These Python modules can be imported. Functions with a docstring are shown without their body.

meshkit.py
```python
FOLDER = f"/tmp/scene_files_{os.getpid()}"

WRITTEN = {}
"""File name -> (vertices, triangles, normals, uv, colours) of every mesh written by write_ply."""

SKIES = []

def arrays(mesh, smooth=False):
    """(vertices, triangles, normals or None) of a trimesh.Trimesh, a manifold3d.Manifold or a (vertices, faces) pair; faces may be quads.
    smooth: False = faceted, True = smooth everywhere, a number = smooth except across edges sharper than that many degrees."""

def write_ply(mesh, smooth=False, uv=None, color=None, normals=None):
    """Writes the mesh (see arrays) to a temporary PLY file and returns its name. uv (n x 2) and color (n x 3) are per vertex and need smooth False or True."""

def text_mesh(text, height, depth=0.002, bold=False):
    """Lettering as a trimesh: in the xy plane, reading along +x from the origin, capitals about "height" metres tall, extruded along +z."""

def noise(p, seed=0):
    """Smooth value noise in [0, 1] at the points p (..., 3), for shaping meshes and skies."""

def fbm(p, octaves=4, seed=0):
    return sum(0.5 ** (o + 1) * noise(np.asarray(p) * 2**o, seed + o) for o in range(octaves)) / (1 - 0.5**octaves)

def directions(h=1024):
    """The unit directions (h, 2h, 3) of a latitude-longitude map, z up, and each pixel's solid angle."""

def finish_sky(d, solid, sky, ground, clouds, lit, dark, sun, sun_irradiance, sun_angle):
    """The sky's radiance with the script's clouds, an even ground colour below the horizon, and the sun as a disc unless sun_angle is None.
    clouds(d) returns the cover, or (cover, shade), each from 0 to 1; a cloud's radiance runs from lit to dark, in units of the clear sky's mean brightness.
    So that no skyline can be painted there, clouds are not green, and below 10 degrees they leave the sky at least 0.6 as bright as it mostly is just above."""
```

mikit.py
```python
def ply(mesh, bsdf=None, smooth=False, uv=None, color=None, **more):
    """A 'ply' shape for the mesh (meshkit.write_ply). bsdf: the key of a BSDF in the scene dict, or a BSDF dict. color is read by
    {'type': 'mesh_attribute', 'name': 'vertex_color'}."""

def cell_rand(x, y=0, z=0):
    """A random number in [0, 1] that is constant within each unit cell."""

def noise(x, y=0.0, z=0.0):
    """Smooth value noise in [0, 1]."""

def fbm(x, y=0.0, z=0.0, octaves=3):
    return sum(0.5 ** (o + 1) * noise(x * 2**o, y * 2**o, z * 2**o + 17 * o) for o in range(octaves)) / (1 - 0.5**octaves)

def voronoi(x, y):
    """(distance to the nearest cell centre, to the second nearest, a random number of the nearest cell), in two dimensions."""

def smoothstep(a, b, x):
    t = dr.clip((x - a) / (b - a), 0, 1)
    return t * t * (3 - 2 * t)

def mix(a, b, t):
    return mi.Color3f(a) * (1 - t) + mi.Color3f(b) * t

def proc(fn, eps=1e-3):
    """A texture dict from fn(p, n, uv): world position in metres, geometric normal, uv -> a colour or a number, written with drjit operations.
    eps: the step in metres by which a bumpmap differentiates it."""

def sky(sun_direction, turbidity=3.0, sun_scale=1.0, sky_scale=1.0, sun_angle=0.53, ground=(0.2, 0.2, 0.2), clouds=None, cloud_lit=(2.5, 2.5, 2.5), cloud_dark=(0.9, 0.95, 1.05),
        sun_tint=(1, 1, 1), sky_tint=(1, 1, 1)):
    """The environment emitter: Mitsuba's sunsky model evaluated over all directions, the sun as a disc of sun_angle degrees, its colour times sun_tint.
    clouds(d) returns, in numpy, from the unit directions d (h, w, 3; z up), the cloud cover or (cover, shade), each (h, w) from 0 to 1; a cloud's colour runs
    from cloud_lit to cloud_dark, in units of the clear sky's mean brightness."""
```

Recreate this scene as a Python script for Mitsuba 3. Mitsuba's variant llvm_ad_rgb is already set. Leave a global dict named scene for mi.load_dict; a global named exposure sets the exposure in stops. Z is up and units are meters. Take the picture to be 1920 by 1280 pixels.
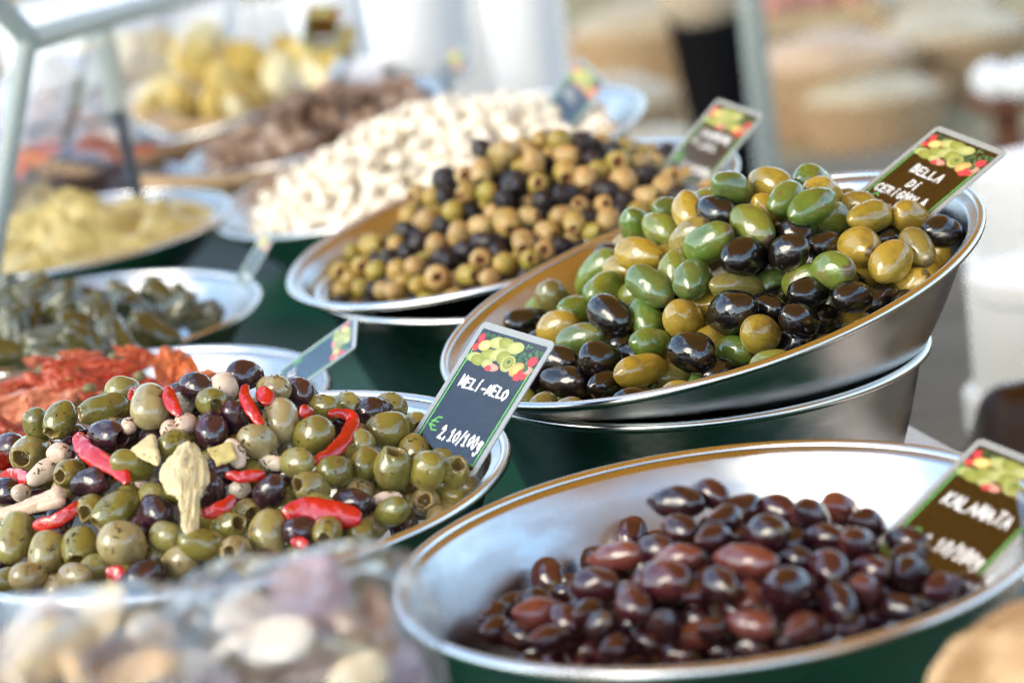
import math, random, numpy as np, trimesh, mitsuba as mi, mikit, meshkit
import drjit as dr
from manifold3d import Manifold
from shapely.geometry import LineString, Point, Polygon, box as sbox
from shapely import affinity, union_all
T4 = mi.ScalarTransform4f

# ------------------------------------------------------------------ camera, sky, exposure
F = 4600.0                                   # focal length in pixels of the 1920 px wide photograph
CAM = np.array([0, 0, .52])
M = np.array([[.991695, -.128610, 0], [-.031570, -.243435, .969403], [-.124675, -.961353, -.245474]])   # columns: right, down, forward
FWD, UP = M[:, 2], -M[:, 1]
scene = {'type': 'scene'}
labels = {}
scene['camera'] = {'type': 'thinlens', 'fov': 2 * math.degrees(math.atan(960 / F)), 'fov_axis': 'x', 'aperture_radius': .0090,
                   'focus_distance': 1.475, 'near_clip': .05, 'far_clip': 400.0,
                   'to_world': T4().look_at(origin=CAM.tolist(), target=(CAM + FWD).tolist(), up=UP.tolist())}
def cloud_cover(d):
    c = meshkit.fbm(d * np.array([3.0, 3.0, 6.0]), 4, 5)
    return np.clip((c - .54) * 4, 0, 1), np.clip((c - .6) * 3, 0, .6)
scene['sky'] = mikit.sky((-.70, -.50, .48), turbidity=3, sun_scale=.14, sun_angle=34, sun_tint=(.92, 1.0, 1.14), clouds=cloud_cover, cloud_lit=(2.3, 2.3, 2.3), cloud_dark=(1.3, 1.35, 1.45), ground=(.3, .28, .25))
exposure = 3.85

# ------------------------------------------------------------------ helpers
rng = np.random.default_rng(11)
def numbered(name):
    if name not in used: used[name] = 0; return name
    used[name] += 1; return f'{name}_{used[name]:03d}'
used = {}
def say(key, label=None, cat=None, group=None, kind=None):
    e = {k: v for k, v in (('label', label), ('category', cat), ('group', group), ('kind', kind)) if v}
    if e: labels[key] = e
    return key
def thing(name, label, cat, group=None):
    return say(numbered(name), label, cat, group)
def put(key, mesh, bsdf, smooth=False, color=None, mat=None, uv=None):
    d = mikit.ply(mesh, bsdf, smooth=smooth, color=color, uv=uv)
    if mat is not None: d['to_world'] = T4(np.asarray(mat).tolist())
    scene[key] = d
    return key
def part(parent, name, mesh, bsdf, smooth=False, color=None, mat=None, label=None, kind=None):
    k = numbered(parent + '__' + name)
    put(k, mesh, bsdf, smooth, color, mat)
    if label or kind: say(k, label, None, None, kind)
    return k
def solo(name, mesh, bsdf, label=None, cat=None, group=None, kind=None, smooth=False, color=None, mat=None):
    k = say(numbered(name), label, cat, group, kind)
    return put(k, mesh, bsdf, smooth, color, mat)
def ray(px, py): return M @ np.array([(px - 960) / F, (py - 640) / F, 1.0])
def at(px, py, d): return CAM + ray(px, py) * d
def on_z(px, py, z):
    w = ray(px, py); return CAM + w * ((z - CAM[2]) / w[2])
def pix(p):
    c = M.T @ (np.asarray(p) - CAM); return np.array([960 + F * c[0] / c[2], 640 + F * c[1] / c[2], c[2]])
def frame(c, z, x=None):
    z = np.asarray(z, float); z = z / np.linalg.norm(z)
    x = np.array([1, 0, 0.]) if x is None else np.asarray(x, float)
    if abs(x @ z) > .95 * np.linalg.norm(x): x = np.array([0, 1, 0.])
    x = x - z * (x @ z); x /= np.linalg.norm(x); y = np.cross(z, x)
    m = np.eye(4); m[:3, 0], m[:3, 1], m[:3, 2], m[:3, 3] = x, y, z, c
    return m
def moved(mesh, m):
    mesh = mesh.copy(); mesh.apply_transform(m); return mesh
def tri(v, f): return trimesh.Trimesh(v, f, process=False)
def boxm(sx, sy, sz, c=(0, 0, 0), bev=.0):
    if bev:
        b = Manifold.batch_hull([Manifold.cube([sx - 2 * bev, sy - 2 * bev, sz], True), Manifold.cube([sx, sy - 2 * bev, sz - 2 * bev], True), Manifold.cube([sx - 2 * bev, sy, sz - 2 * bev], True)])
        m = b.to_mesh(); t = trimesh.Trimesh(np.array(m.vert_properties[:, :3]), np.array(m.tri_verts))
    else: t = trimesh.creation.box((sx, sy, sz))
    t.apply_translation(c); return t
def lathe(rz, seg=96, closed=False):
    """surface of revolution of the polyline (r, z), r >= 0"""
    rz = np.asarray(rz, float); n = len(rz); a = np.arange(seg) * 2 * np.pi / seg
    v = np.stack([rz[:, None, 0] * np.cos(a), rz[:, None, 0] * np.sin(a), np.repeat(rz[:, 1:], seg, 1)], -1).reshape(-1, 3)
    i, j = np.meshgrid(np.arange(n if closed else n - 1), np.arange(seg), indexing='ij')
    i2, j2 = (i + 1) % n, (j + 1) % seg
    q = np.stack([i * seg + j, i * seg + j2, i2 * seg + j2, i2 * seg + j], -1).reshape(-1, 4)
    return tri(v, np.vstack([q[:, [0, 1, 2]], q[:, [0, 2, 3]]]))
def tube(pts, rad, sides=12, cap=True, flat=1.0):
    p = np.asarray(pts, float); n = len(p); rad = np.broadcast_to(rad, (n,))
    t = np.gradient(p, axis=0); t /= np.linalg.norm(t, axis=1, keepdims=True)
    ref = np.array([0, 0, 1.]) if abs(t[:, 2]).mean() < .8 else np.array([1., 0, 0])
    a = np.cross(t, ref); a /= np.linalg.norm(a, axis=1, keepdims=True); b = np.cross(t, a)
    g = np.arange(sides) * 2 * np.pi / sides
    v = (p[:, None] + rad[:, None, None] * (np.cos(g)[None, :, None] * a[:, None] + flat * np.sin(g)[None, :, None] * b[:, None])).reshape(-1, 3)
    i, j = np.meshgrid(np.arange(n - 1), np.arange(sides), indexing='ij'); j2 = (j + 1) % sides
    q = np.stack([i * sides + j, i * sides + j2, (i + 1) * sides + j2, (i + 1) * sides + j], -1).reshape(-1, 4)
    f = [q[:, [0, 1, 2]], q[:, [0, 2, 3]]]
    if cap:
        v = np.vstack([v, p[:1], p[-1:]]); k = np.arange(sides); k2 = (k + 1) % sides
        f += [np.stack([np.full(sides, n * sides), k2, k], -1), np.stack([np.full(sides, n * sides + 1), (n - 1) * sides + k, (n - 1) * sides + k2], -1)]
    return tri(v, np.vstack(f))
def spline(pts, n=24):
    from scipy.interpolate import CubicSpline
    p = np.asarray(pts, float); s = np.r_[0, np.cumsum(np.linalg.norm(np.diff(p, axis=0), axis=1))]
    if len(p) == 2: return p[0] + (p[1] - p[0]) * np.linspace(0, 1, n)[:, None]
    return CubicSpline(s, p)(np.linspace(0, s[-1], n))
def manif(m, smooth=0):
    g = m.to_mesh(); t = trimesh.Trimesh(np.array(g.vert_properties[:, :3]), np.array(g.tri_verts))
    if smooth: trimesh.smoothing.filter_taubin(t, iterations=smooth)
    return t
def bones(segs, ref=.02, smooth=12):
    """one continuous body: hulls of spheres (p, r) - (p, r) joined and smoothed"""
    out = None
    for (p, r), (q, s) in segs:
        h = Manifold.batch_hull([Manifold.sphere(r, 24).translate(list(map(float, p))), Manifold.sphere(s, 24).translate(list(map(float, q)))])
        out = h if out is None else out + h
    return manif(out.refine_to_length(ref), smooth)

# ------------------------------------------------------------------ materials
def rgb(*c): return {'type': 'rgb', 'value': list(c)}
VC = {'type': 'mesh_attribute', 'name': 'vertex_color'}
def two(b): return {'type': 'twosided', 'bsdf': b}
def diffuse(*c): return two({'type': 'diffuse', 'reflectance': rgb(*c)})
def gloss(c, alpha=.08, ior=1.5):
    if isinstance(c, dict): return two({'type': 'principled', 'base_color': c, 'roughness': math.sqrt(alpha), 'specular': .5})
    return two({'type': 'roughplastic', 'diffuse_reflectance': c if isinstance(c, dict) else rgb(*c), 'alpha': alpha, 'int_ior': ior, 'nonlinear': True})
scene['skin_oily'] = two({'type': 'bumpmap', 'arbitrary': mikit.proc(lambda p, n, uv: mikit.fbm(p.x * 150, p.y * 150, p.z * 150, 3) * .0006, 2e-4), 'scale': 1.0,
                      'bsdf': {'type': 'principled', 'base_color': VC, 'roughness': .11, 'specular': .8, 'clearcoat': 1.0, 'clearcoat_gloss': .98}})
scene['skin_soft'] = gloss(VC, .16, 1.45)
scene['matte_food'] = two({'type': 'principled', 'base_color': VC, 'roughness': .42, 'specular': .5})
scene['pulp'] = two({'type': 'bumpmap', 'arbitrary': mikit.proc(lambda p, n, uv: mikit.fbm(p.x * 260, p.y * 260, p.z * 260, 3) * .0007, 4e-4), 'scale': 1.0,
                 'bsdf': {'type': 'principled', 'base_color': VC, 'roughness': .3, 'specular': .5}})
scene['steel'] = two({'type': 'roughconductor', 'material': 'none', 'specular_reflectance': mikit.proc(lambda p, n, uv: mi.Color3f(.60, .595, .585) * (.72 + .5 * mikit.fbm(p.x * 18, p.y * 18, p.z * 30, 4))),
                      'alpha': mikit.proc(lambda p, n, uv: .10 + .12 * mikit.smoothstep(.35, .75, mikit.fbm(p.x * 26, p.y * 26, p.z * 60, 3)))})
scene['steel_bright'] = two({'type': 'roughconductor', 'material': 'none', 'specular_reflectance': rgb(.70, .695, .68), 'alpha': .09})
def cloth_tex(p, n, uv):
    w = mikit.fbm(p.x * 900, p.y * 900, p.z * 40, 2); s = mikit.fbm(p.x * 14, p.y * 14, 0, 3)
    return mi.Color3f(.0025, .060, .034) * (.7 + .5 * w) * (.8 + .4 * s)
scene['green_cloth'] = two({'type': 'principled', 'base_color': mikit.proc(cloth_tex), 'roughness': .5, 'specular': .3})
scene['white_board'] = two({'type': 'principled', 'base_color': mikit.proc(lambda p, n, uv: mi.Color3f(.72, .69, .64) * (.86 + .2 * mikit.fbm(p.x * 30, p.y * 30, p.z * 30, 3))), 'roughness': .4})
scene['white_plastic'] = two({'type': 'principled', 'base_color': rgb(.78, .80, .82), 'roughness': .35, 'specular': .5})
scene['white_cloth'] = diffuse(.76, .77, .80)
scene['painted_metal'] = two({'type': 'principled', 'base_color': rgb(.30, .35, .33), 'roughness': .45, 'specular': .6})
scene['black_plastic'] = gloss((.012, .022, .03), .15)
scene['card_gloss'] = two({'type': 'roughplastic', 'diffuse_reflectance': mikit.proc(lambda p, n, uv: mi.Color3f(.010, .011, .012) * (.7 + .7 * mikit.fbm(p.x * 500, p.y * 500, p.z * 500, 2))), 'alpha': .05, 'int_ior': 2.2, 'nonlinear': True})
scene['print_gloss'] = gloss(VC, .07, 1.55)
scene['pen_white'] = two({'type': 'diffuse', 'reflectance': rgb(.82, .83, .85)})
scene['pen_green'] = two({'type': 'diffuse', 'reflectance': rgb(.16, .50, .14)})
scene['sleeve_clear'] = two({'type': 'principled', 'base_color': rgb(.34, .37, .38), 'roughness': .2, 'specular': .6})
scene['film_clear'] = {'type': 'principledthin', 'base_color': rgb(.93, .94, .97), 'roughness': .05, 'spec_trans': .96, 'diff_trans': 1.0, 'eta': 1.75}
scene['pane_glass'] = {'type': 'thindielectric', 'int_ior': 1.5}
scene['awning_fabric'] = {'type': 'principledthin', 'base_color': rgb(.72, .31, .045), 'roughness': .8, 'diff_trans': .95, 'eta': 1.3}
def wood_tex(p, n, uv):
    g = mikit.fbm(p.x * 6, p.y * 70, p.z * 70, 3)
    return mikit.mix((.42, .29, .15), (.60, .45, .26), g)
scene['pale_wood'] = two({'type': 'diffuse', 'reflectance': mikit.proc(wood_tex)})
scene['wicker'] = two({'type': 'diffuse', 'reflectance': mikit.proc(lambda p, n, uv: mikit.mix((.30, .19, .10), (.56, .40, .24), mikit.noise(p.x * 120, p.y * 120, p.z * 120)))})
scene['deck_wood'] = two({'type': 'diffuse', 'reflectance': mikit.proc(lambda p, n, uv: mikit.mix((.14, .12, .09), (.23, .20, .155), mikit.fbm(p.x * 3, p.y * 40, 0, 3)))})
scene['gravel'] = two({'type': 'diffuse', 'reflectance': mikit.proc(lambda p, n, uv: mikit.mix((.29, .23, .125), (.40, .33, .195), mikit.fbm(p.x * 3, p.y * 1.3, 0, 4)))})
scene['kraft_paper'] = {'type': 'bumpmap', 'arbitrary': mikit.proc(lambda p, n, uv: mikit.fbm(p.x * 160, p.y * 160, p.z * 160, 3) * .002, 5e-4), 'scale': 1.0,
                        'bsdf': two({'type': 'diffuse', 'reflectance': mikit.proc(lambda p, n, uv: mikit.mix((.36, .22, .11), (.62, .42, .24), mikit.smoothstep(.3, .7, mikit.fbm(p.x * 45, p.y * 45, p.z * 45, 3))))})}
scene['brown_leather'] = gloss((.07, .028, .014), .2)
scene['black_trousers'] = diffuse(.008, .008, .009)
scene['beige_coat'] = diffuse(.52, .42, .30)
scene['human_skin'] = two({'type': 'principled', 'base_color': rgb(.52, .32, .23), 'roughness': .5})
scene['hair_brown'] = diffuse(.05, .03, .02)
scene['rust_paint'] = diffuse(.17, .075, .045)
scene['herb'] = two({'type': 'diffuse', 'reflectance': mikit.proc(lambda p, n, uv: mikit.mix((.03, .022, .01), (.16, .11, .04), mikit.noise(p.x * 200, p.y * 200, p.z * 200)))})

# ------------------------------------------------------------------ the ground, table, awning
GZ = -.95
put(say('ground', kind='structure'), tri([[-60, -40, GZ], [60, -40, GZ], [60, 90, GZ], [-60, 90, GZ]], [[0, 1, 2], [0, 2, 3]]), 'gravel')
put(say('deck', kind='structure'), boxm(6.4, 9.6, .03, (.6, 2.6, GZ + .02)), 'deck_wood')
k = 0
for y in np.arange(-2.1, 7.4, .125):
    part('deck', 'plank', boxm(6.4, .113, .022, (.6, y, GZ + .048), .003), 'deck_wood'); k += 1
# the stall table: its long right-hand edge runs away from the camera
E0, E1 = on_z(1690, 770, 0), on_z(1840, 850, 0)
ed = (E0 - E1) / np.linalg.norm(E0 - E1); er = np.array([ed[1], -ed[0], 0])          # along the edge, outwards
def tabm(x, y): return E1 + ed * y + er * x
tb = thing('stall_table', 'white edged market stall table under green cloth carrying all the bowls', 'table')
TM = np.eye(4); TM[:3, 0], TM[:3, 1], TM[:3, 3] = er, ed, E1
def tpart(name, m, b, **k): return part(tb, name, moved(m, TM), b, **k)
tpart('top', boxm(1.6, 4.0, .03, (-.80, .98, -.022), .002), 'white_board')
for x in (-1.54, -.06):
    for y in (-.95, 2.9): tpart('leg', boxm(.05, .05, -GZ - .037, (x, y, (GZ - .037) / 2)), 'painted_metal')
# cloth with a slight sag pattern
nx, ny = 60, 130
gx, gy = np.meshgrid(np.linspace(-1.6, -.085, nx), np.linspace(-1.0, 2.96, ny), indexing='ij')
gz = .001 + .004 * meshkit.fbm(np.stack([gx * 5, gy * 5, gx * 0], -1), 3, 3)
gz[-1] = -.004
v = np.stack([gx, gy, gz], -1).reshape(-1, 3)
i, j = np.meshgrid(np.arange(nx - 1), np.arange(ny - 1), indexing='ij'); q = np.stack([i * ny + j, (i + 1) * ny + j, (i + 1) * ny + j + 1, i * ny + j + 1], -1).reshape(-1, 4)
solo('tablecloth', moved(tri(v, np.vstack([q[:, [0, 1, 2]], q[:, [0, 2, 3]]])), TM), 'green_cloth', 'dark green cloth lying over the stall table under the bowls', 'tablecloth', smooth=True)
solo('serving_tray', boxm(.62, .30, .012, (.05, .80, .0135), .004), 'black_plastic', 'flat black tray on the table below the clear snack bags', 'tray')
aw = thing('awning', 'orange fabric awning stretched over the market stall on metal poles', 'awning')
nx, ny = 30, 30
gx, gy = np.meshgrid(np.linspace(-.38, 2.0, nx), np.linspace(-.6, 4.9, ny), indexing='ij')
gz = 1.25 + .16 * np.clip((gx + .38) / 1.5, 0, 1) + .015 * np.sin(gy * 5)
v = np.stack([gx, gy, gz], -1).reshape(-1, 3)
i, j = np.meshgrid(np.arange(nx - 1), np.arange(ny - 1), indexing='ij'); q = np.stack([i * ny + j, (i + 1) * ny + j, (i + 1) * ny + j + 1, i * ny + j + 1], -1).reshape(-1, 4)
part(aw, 'canopy', tri(v, np.vstack([q[:, [0, 1, 2]], q[:, [0, 2, 3]]])), 'awning_fabric', smooth=True)
pp = at(1425, 180, 4.7)
for (x, y) in ((pp[0], pp[1]), (1.96, -.5), (1.96, 4.8)):
    part(aw, 'pole', tube([[x, y, GZ], [x, y, 1.36]], .024, 16), 'painted_metal', smooth=40)

# ------------------------------------------------------------------ bowls
class Bowl: grow = 1.06
BOWLS = {}
def steel_bowl(name, label, group, C, n, R, depth=.095, rb=.58, lip=.013, note=''):
    """pressed steel bowl: rim disc of radius R at C with axis n"""
    t = thing(name, label, 'bowl', group)
    ri = R - lip
    s = np.linspace(0, 1, 14)
    inner = [(R - .0035, .0), (R - .006, -.0012), (ri + .002, -.0022)]
    rr = rb * R
    wall = [(ri - (ri - rr) * u, -.004 - (depth - .006) * (1 - (1 - u) ** 1.6)) for u in s]
    inner += wall + [(rr * .9, -depth - .001), (rr * .5, -depth - .0015), (.0005, -depth - .0015)]
    th = .0016
    outer = [(r + (th if k < len(inner) - 3 else 0), z - th) for k, (r, z) in enumerate(inner)][::-1]
    outer[-1] = (R - .0035, -.0022); outer[-2] = (R - .006, -.0032); outer[-3] = (ri + .0045, -.0045)
    m = frame(C, n)
    part(t, 'body', moved(lathe(inner + outer, 120), m), 'steel', smooth=50)
    a = np.linspace(0, 2 * np.pi, 11)[:-1]
    part(t, 'rim', moved(lathe([(R - .0035 + .0032 * math.cos(x), -.0014 + .0032 * math.sin(x)) for x in a[::-1]], 120, True), m), 'steel_bright', smooth=True)
    b = Bowl(); b.key, b.C, b.n, b.R, b.m, b.depth, b.rb, b.ri = t, np.array(C), m[:3, 2], R, m, depth, rr, ri
    b.inv = np.linalg.inv(m)
    return b
def unit(v): v = np.asarray(v, float); return v / np.linalg.norm(v)
Z0 = .52
BASE = 'plain steel support bowls set under tilted bowls'
BW = 'steel display bowls of food on the stall'
bella = steel_bowl('steel_bowl', 'large tilted steel bowl heaped with big green, yellow and black olives', BW, (.1319, 1.5631, Z0 - .3723), (-.187, -.066, .98), .185, depth=.096, rb=.49)
steel_bowl('support_bowl', 'upright steel bowl propping up the tilted bowl of big mixed olives', BASE, (.1215, 1.5506, .100), (0, 0, 1), .150, depth=.097, rb=.72, lip=.009)
kal = steel_bowl('steel_bowl', 'wide steel bowl of dark purple olives at the front right', BW, (.0882, 1.155, Z0 - .409), (-.022, .009, 1), .165, depth=.105, rb=.55, lip=.011)
meli = steel_bowl('steel_bowl', 'steel bowl of pitted olives with red pepper strips and artichoke', BW, (-.183, 1.366, Z0 - .4085), (-.008, -.02, 1), .175, depth=.105, rb=.6)
mid = steel_bowl('steel_bowl', 'tilted steel bowl of small tan and black pitted olives', BW, (.0121, 1.9479, Z0 - .3909), (-.143, -.05, .988), .19, depth=.085, rb=.55)
mb = on_z(800, 528, .078)
steel_bowl('support_bowl', 'upright steel bowl propping up the bowl of small pitted olives', BASE, (.017, 1.9204, .095), (0, 0, 1), .170, depth=.092, rb=.7, lip=.012)
feta = steel_bowl('steel_bowl', 'tilted steel bowl of peeled white garlic cloves', BW, (-.0614, 2.470, Z0 - .4237), (-.146, -.03, .989), .23, depth=.085, rb=.55)
dol = steel_bowl('steel_bowl', 'steel bowl of dark stuffed vine leaf rolls at the left', BW, (-.369, 2.073, Z0 - .456), (.0, -.02, 1), .16, depth=.06, rb=.6)
tom = steel_bowl('steel_bowl', 'steel bowl of red dried tomatoes behind the pitted olive mix', BW, (-.309, 1.735, Z0 - .452), (.0, .0, 1), .175, depth=.064, rb=.6)
c = at(130, 436, 2.52); hum = steel_bowl('steel_bowl', 'steel bowl heaped with beige chickpea paste', BW, c, (-.03, -.03, 1), .17, depth=.055)
c = at(130, 365, 2.93); tap = steel_bowl('steel_bowl', 'steel bowl of dark black olive paste under the tongs', BW, c, (0, -.03, 1), .16, depth=.045)
c = at(120, 296, 3.36); red = steel_bowl('steel_bowl', 'steel bowl of orange red paste at the far left', BW, c, (0, -.03, 1), .15, depth=.035)
c = at(590, 236, 2.98); mus = steel_bowl('steel_bowl', 'tilted steel bowl of brown marinated mushrooms', BW, c, (-.16, -.06, 1), .165, depth=.06)
c = at(462, 176, 3.42); art = steel_bowl('steel_bowl', 'tilted steel bowl of yellow artichoke hearts with stems', BW, c, (-.22, -.08, 1), .165, depth=.06)
def basket(name, label, C, r0, r1, h, group=None):
    t = thing(name, label, 'basket', group)
    n = max(5, int(h / .012)); ms = []
    for k in range(n):
        z = (k + .5) / n * h; r = r0 + (r1 - r0) * (k + .5) / n; a = np.linspace(0, 2 * np.pi, 73)
        ms.append(tube(np.stack([(r + .004 * np.sin(a * 18 + k * np.pi)) * np.cos(a), (r + .004 * np.sin(a * 18 + k * np.pi)) * np.sin(a), 0 * a + z], -1), h / n * .56, 6, False))
    part(t, 'weave', moved(trimesh.util.concatenate(ms), frame(C, (0, 0, 1))), 'wicker', smooth=True, kind='stuff')
    a = np.linspace(0, 2 * np.pi, 73); part(t, 'rim', moved(tube(np.stack([r1 * np.cos(a), r1 * np.sin(a), 0 * a + h], -1), .009, 8, False), frame(C, (0, 0, 1))), 'wicker', smooth=True)
    part(t, 'base', moved(lathe([(.001, .004), (r0, .004)], 48), frame(C, (0, 0, 1))), 'wicker')
    return t
c = mus.C.copy(); basket('wicker_basket', 'round brown wicker basket holding up the bowl of mushrooms', (c[0] - .065, c[1] - .01, .006), .145, .165, max(.04, c[2] - .030))
c = art.C.copy(); basket('wicker_basket', 'round brown wicker basket under the tilted bowl of artichoke hearts', (c[0] + .01, c[1], .006), .10, .125, max(.03, c[2] - .05))

# ------------------------------------------------------------------ food: placing on heaps
bella.heap = lambda u, v: -.022 + .068 * np.exp(-((u - .035) / .105) ** 2 - ((v - .035) / .095) ** 2)
kal.grow, meli.grow, bella.grow, mid.grow = 1.16, 1.10, 1.16, 1.06
kal.heap = lambda u, v: -.052 + .058 * np.exp(-((u - .012) / .12) ** 2 - ((v - .01) / .11) ** 2)
meli.heap = lambda u, v: -.018 + .080 * np.exp(-((u - .0) / .12) ** 2 - ((v - .03) / .095) ** 2)
mid.heap = lambda u, v: -.022 + .075 * np.exp(-((u - .03) / .115) ** 2 - ((v - .05) / .10) ** 2)
feta.heap = lambda u, v: -.020 + .060 * np.exp(-((u - .0) / .14) ** 2 - ((v - .03) / .13) ** 2)
def heap_hit(b, px, py):
    w = ray(px, py); d0 = (M.T @ (b.C - CAM))[2]
    ds = np.linspace(d0 - b.R * 1.15, d0 + b.R * 1.2, 500)
    P = (CAM + w * ds[:, None] - b.C) @ b.m[:3, :3]
    lim = np.hypot(P[:, 0], P[:, 1])
    hh = P[:, 2] - b.heap(P[:, 0], P[:, 1])
    ok = lim < b.R * .97
    hit = np.nonzero((hh[:-1] > 0) & (hh[1:] <= 0) & ok[:-1])[0]
    k = hit[0] if len(hit) else int(np.argmin(np.where(ok, np.abs(hh), 9)))
    return ds[k]
class Item: pass
ITEMS = []
def add_item(b, kind, col, px, py, a, c, ang, hole=None, amin=0, bmin=0, push=0.0, ratio=1.35):
    """an ellipsoidal piece seen at (px, py) with half axes a, c pixels (of the 1920 px photograph)"""
    d = heap_hit(b, px, py); s = d / F
    ae, be = max(a, amin), max(c, bmin)
    d += ((be - c) * .9 + push) * s
    if be > ae: ae, be, ang = be, ae, ang + 90
    it = Item(); it.bowl, it.kind, it.col, it.px, it.area = b, kind, col, (px, py), a * c
    it.L, it.B = max(ae, ratio * be) * s * b.grow, be * s * b.grow
    A = math.radians(ang)
    if hole is not None:
        h = np.array(hole, float) / (max(ae, ratio * be)); hl = np.linalg.norm(h)
        if hl > .97: h *= .97 / hl
        ax = np.array([h[0], h[1], -math.sqrt(max(0, 1 - h @ h))])
    else:
        ct = min(1, math.sqrt(max(0, (ae * s) ** 2 - it.B ** 2) / max(1e-9, it.L ** 2 - it.B ** 2))) if it.L > it.B else 1
        ax = np.array([math.cos(A) * ct, math.sin(A) * ct, rng.choice([-1, 1]) * math.sqrt(max(0, 1 - ct * ct))])
    it.axis = M @ ax; it.P = at(px, py, d); it.w = ray(px, py); it.w /= np.linalg.norm(it.w); it.fixed = 0; it.layer = 0
    ITEMS.append(it); return it
def under(b, kind, pick, size, ratio, drop, spacing, rmax=.93, seed=1):
    """the layer of pieces below the visible ones"""
    g = np.random.default_rng(seed); pts = []
    for _ in range(6000):
        r, t = b.ri * rmax * math.sqrt(g.random()), g.random() * 2 * np.pi
        p = np.array([r * math.cos(t), r * math.sin(t)])
        if all(np.hypot(*(p - q)) > spacing for q in pts): pts.append(p)
    for p in pts:
        it = Item(); it.bowl, it.kind, it.col, it.area, it.layer = b, kind, pick(g), 0, 1
        it.B = size * g.uniform(.9, 1.08); it.L = it.B * ratio
        h = b.heap(*p) - drop - size
        rr = np.hypot(*p); wallz = -b.depth * (1 - (1 - max(0, min(1, (b.ri - rr) / (b.ri - b.rb)))) ** 1.6)
        h = max(h, wallz + it.B * .8)
        it.P = b.C + b.m[:3, :3] @ np.array([p[0], p[1], h]); it.axis = unit(b.m[:3, :3] @ np.r_[g.normal(size=2), g.normal() * .35])
        it.w = unit(it.P - CAM); it.px = tuple(pix(it.P)[:2]); it.fixed = 0; ITEMS.append(it)
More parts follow.
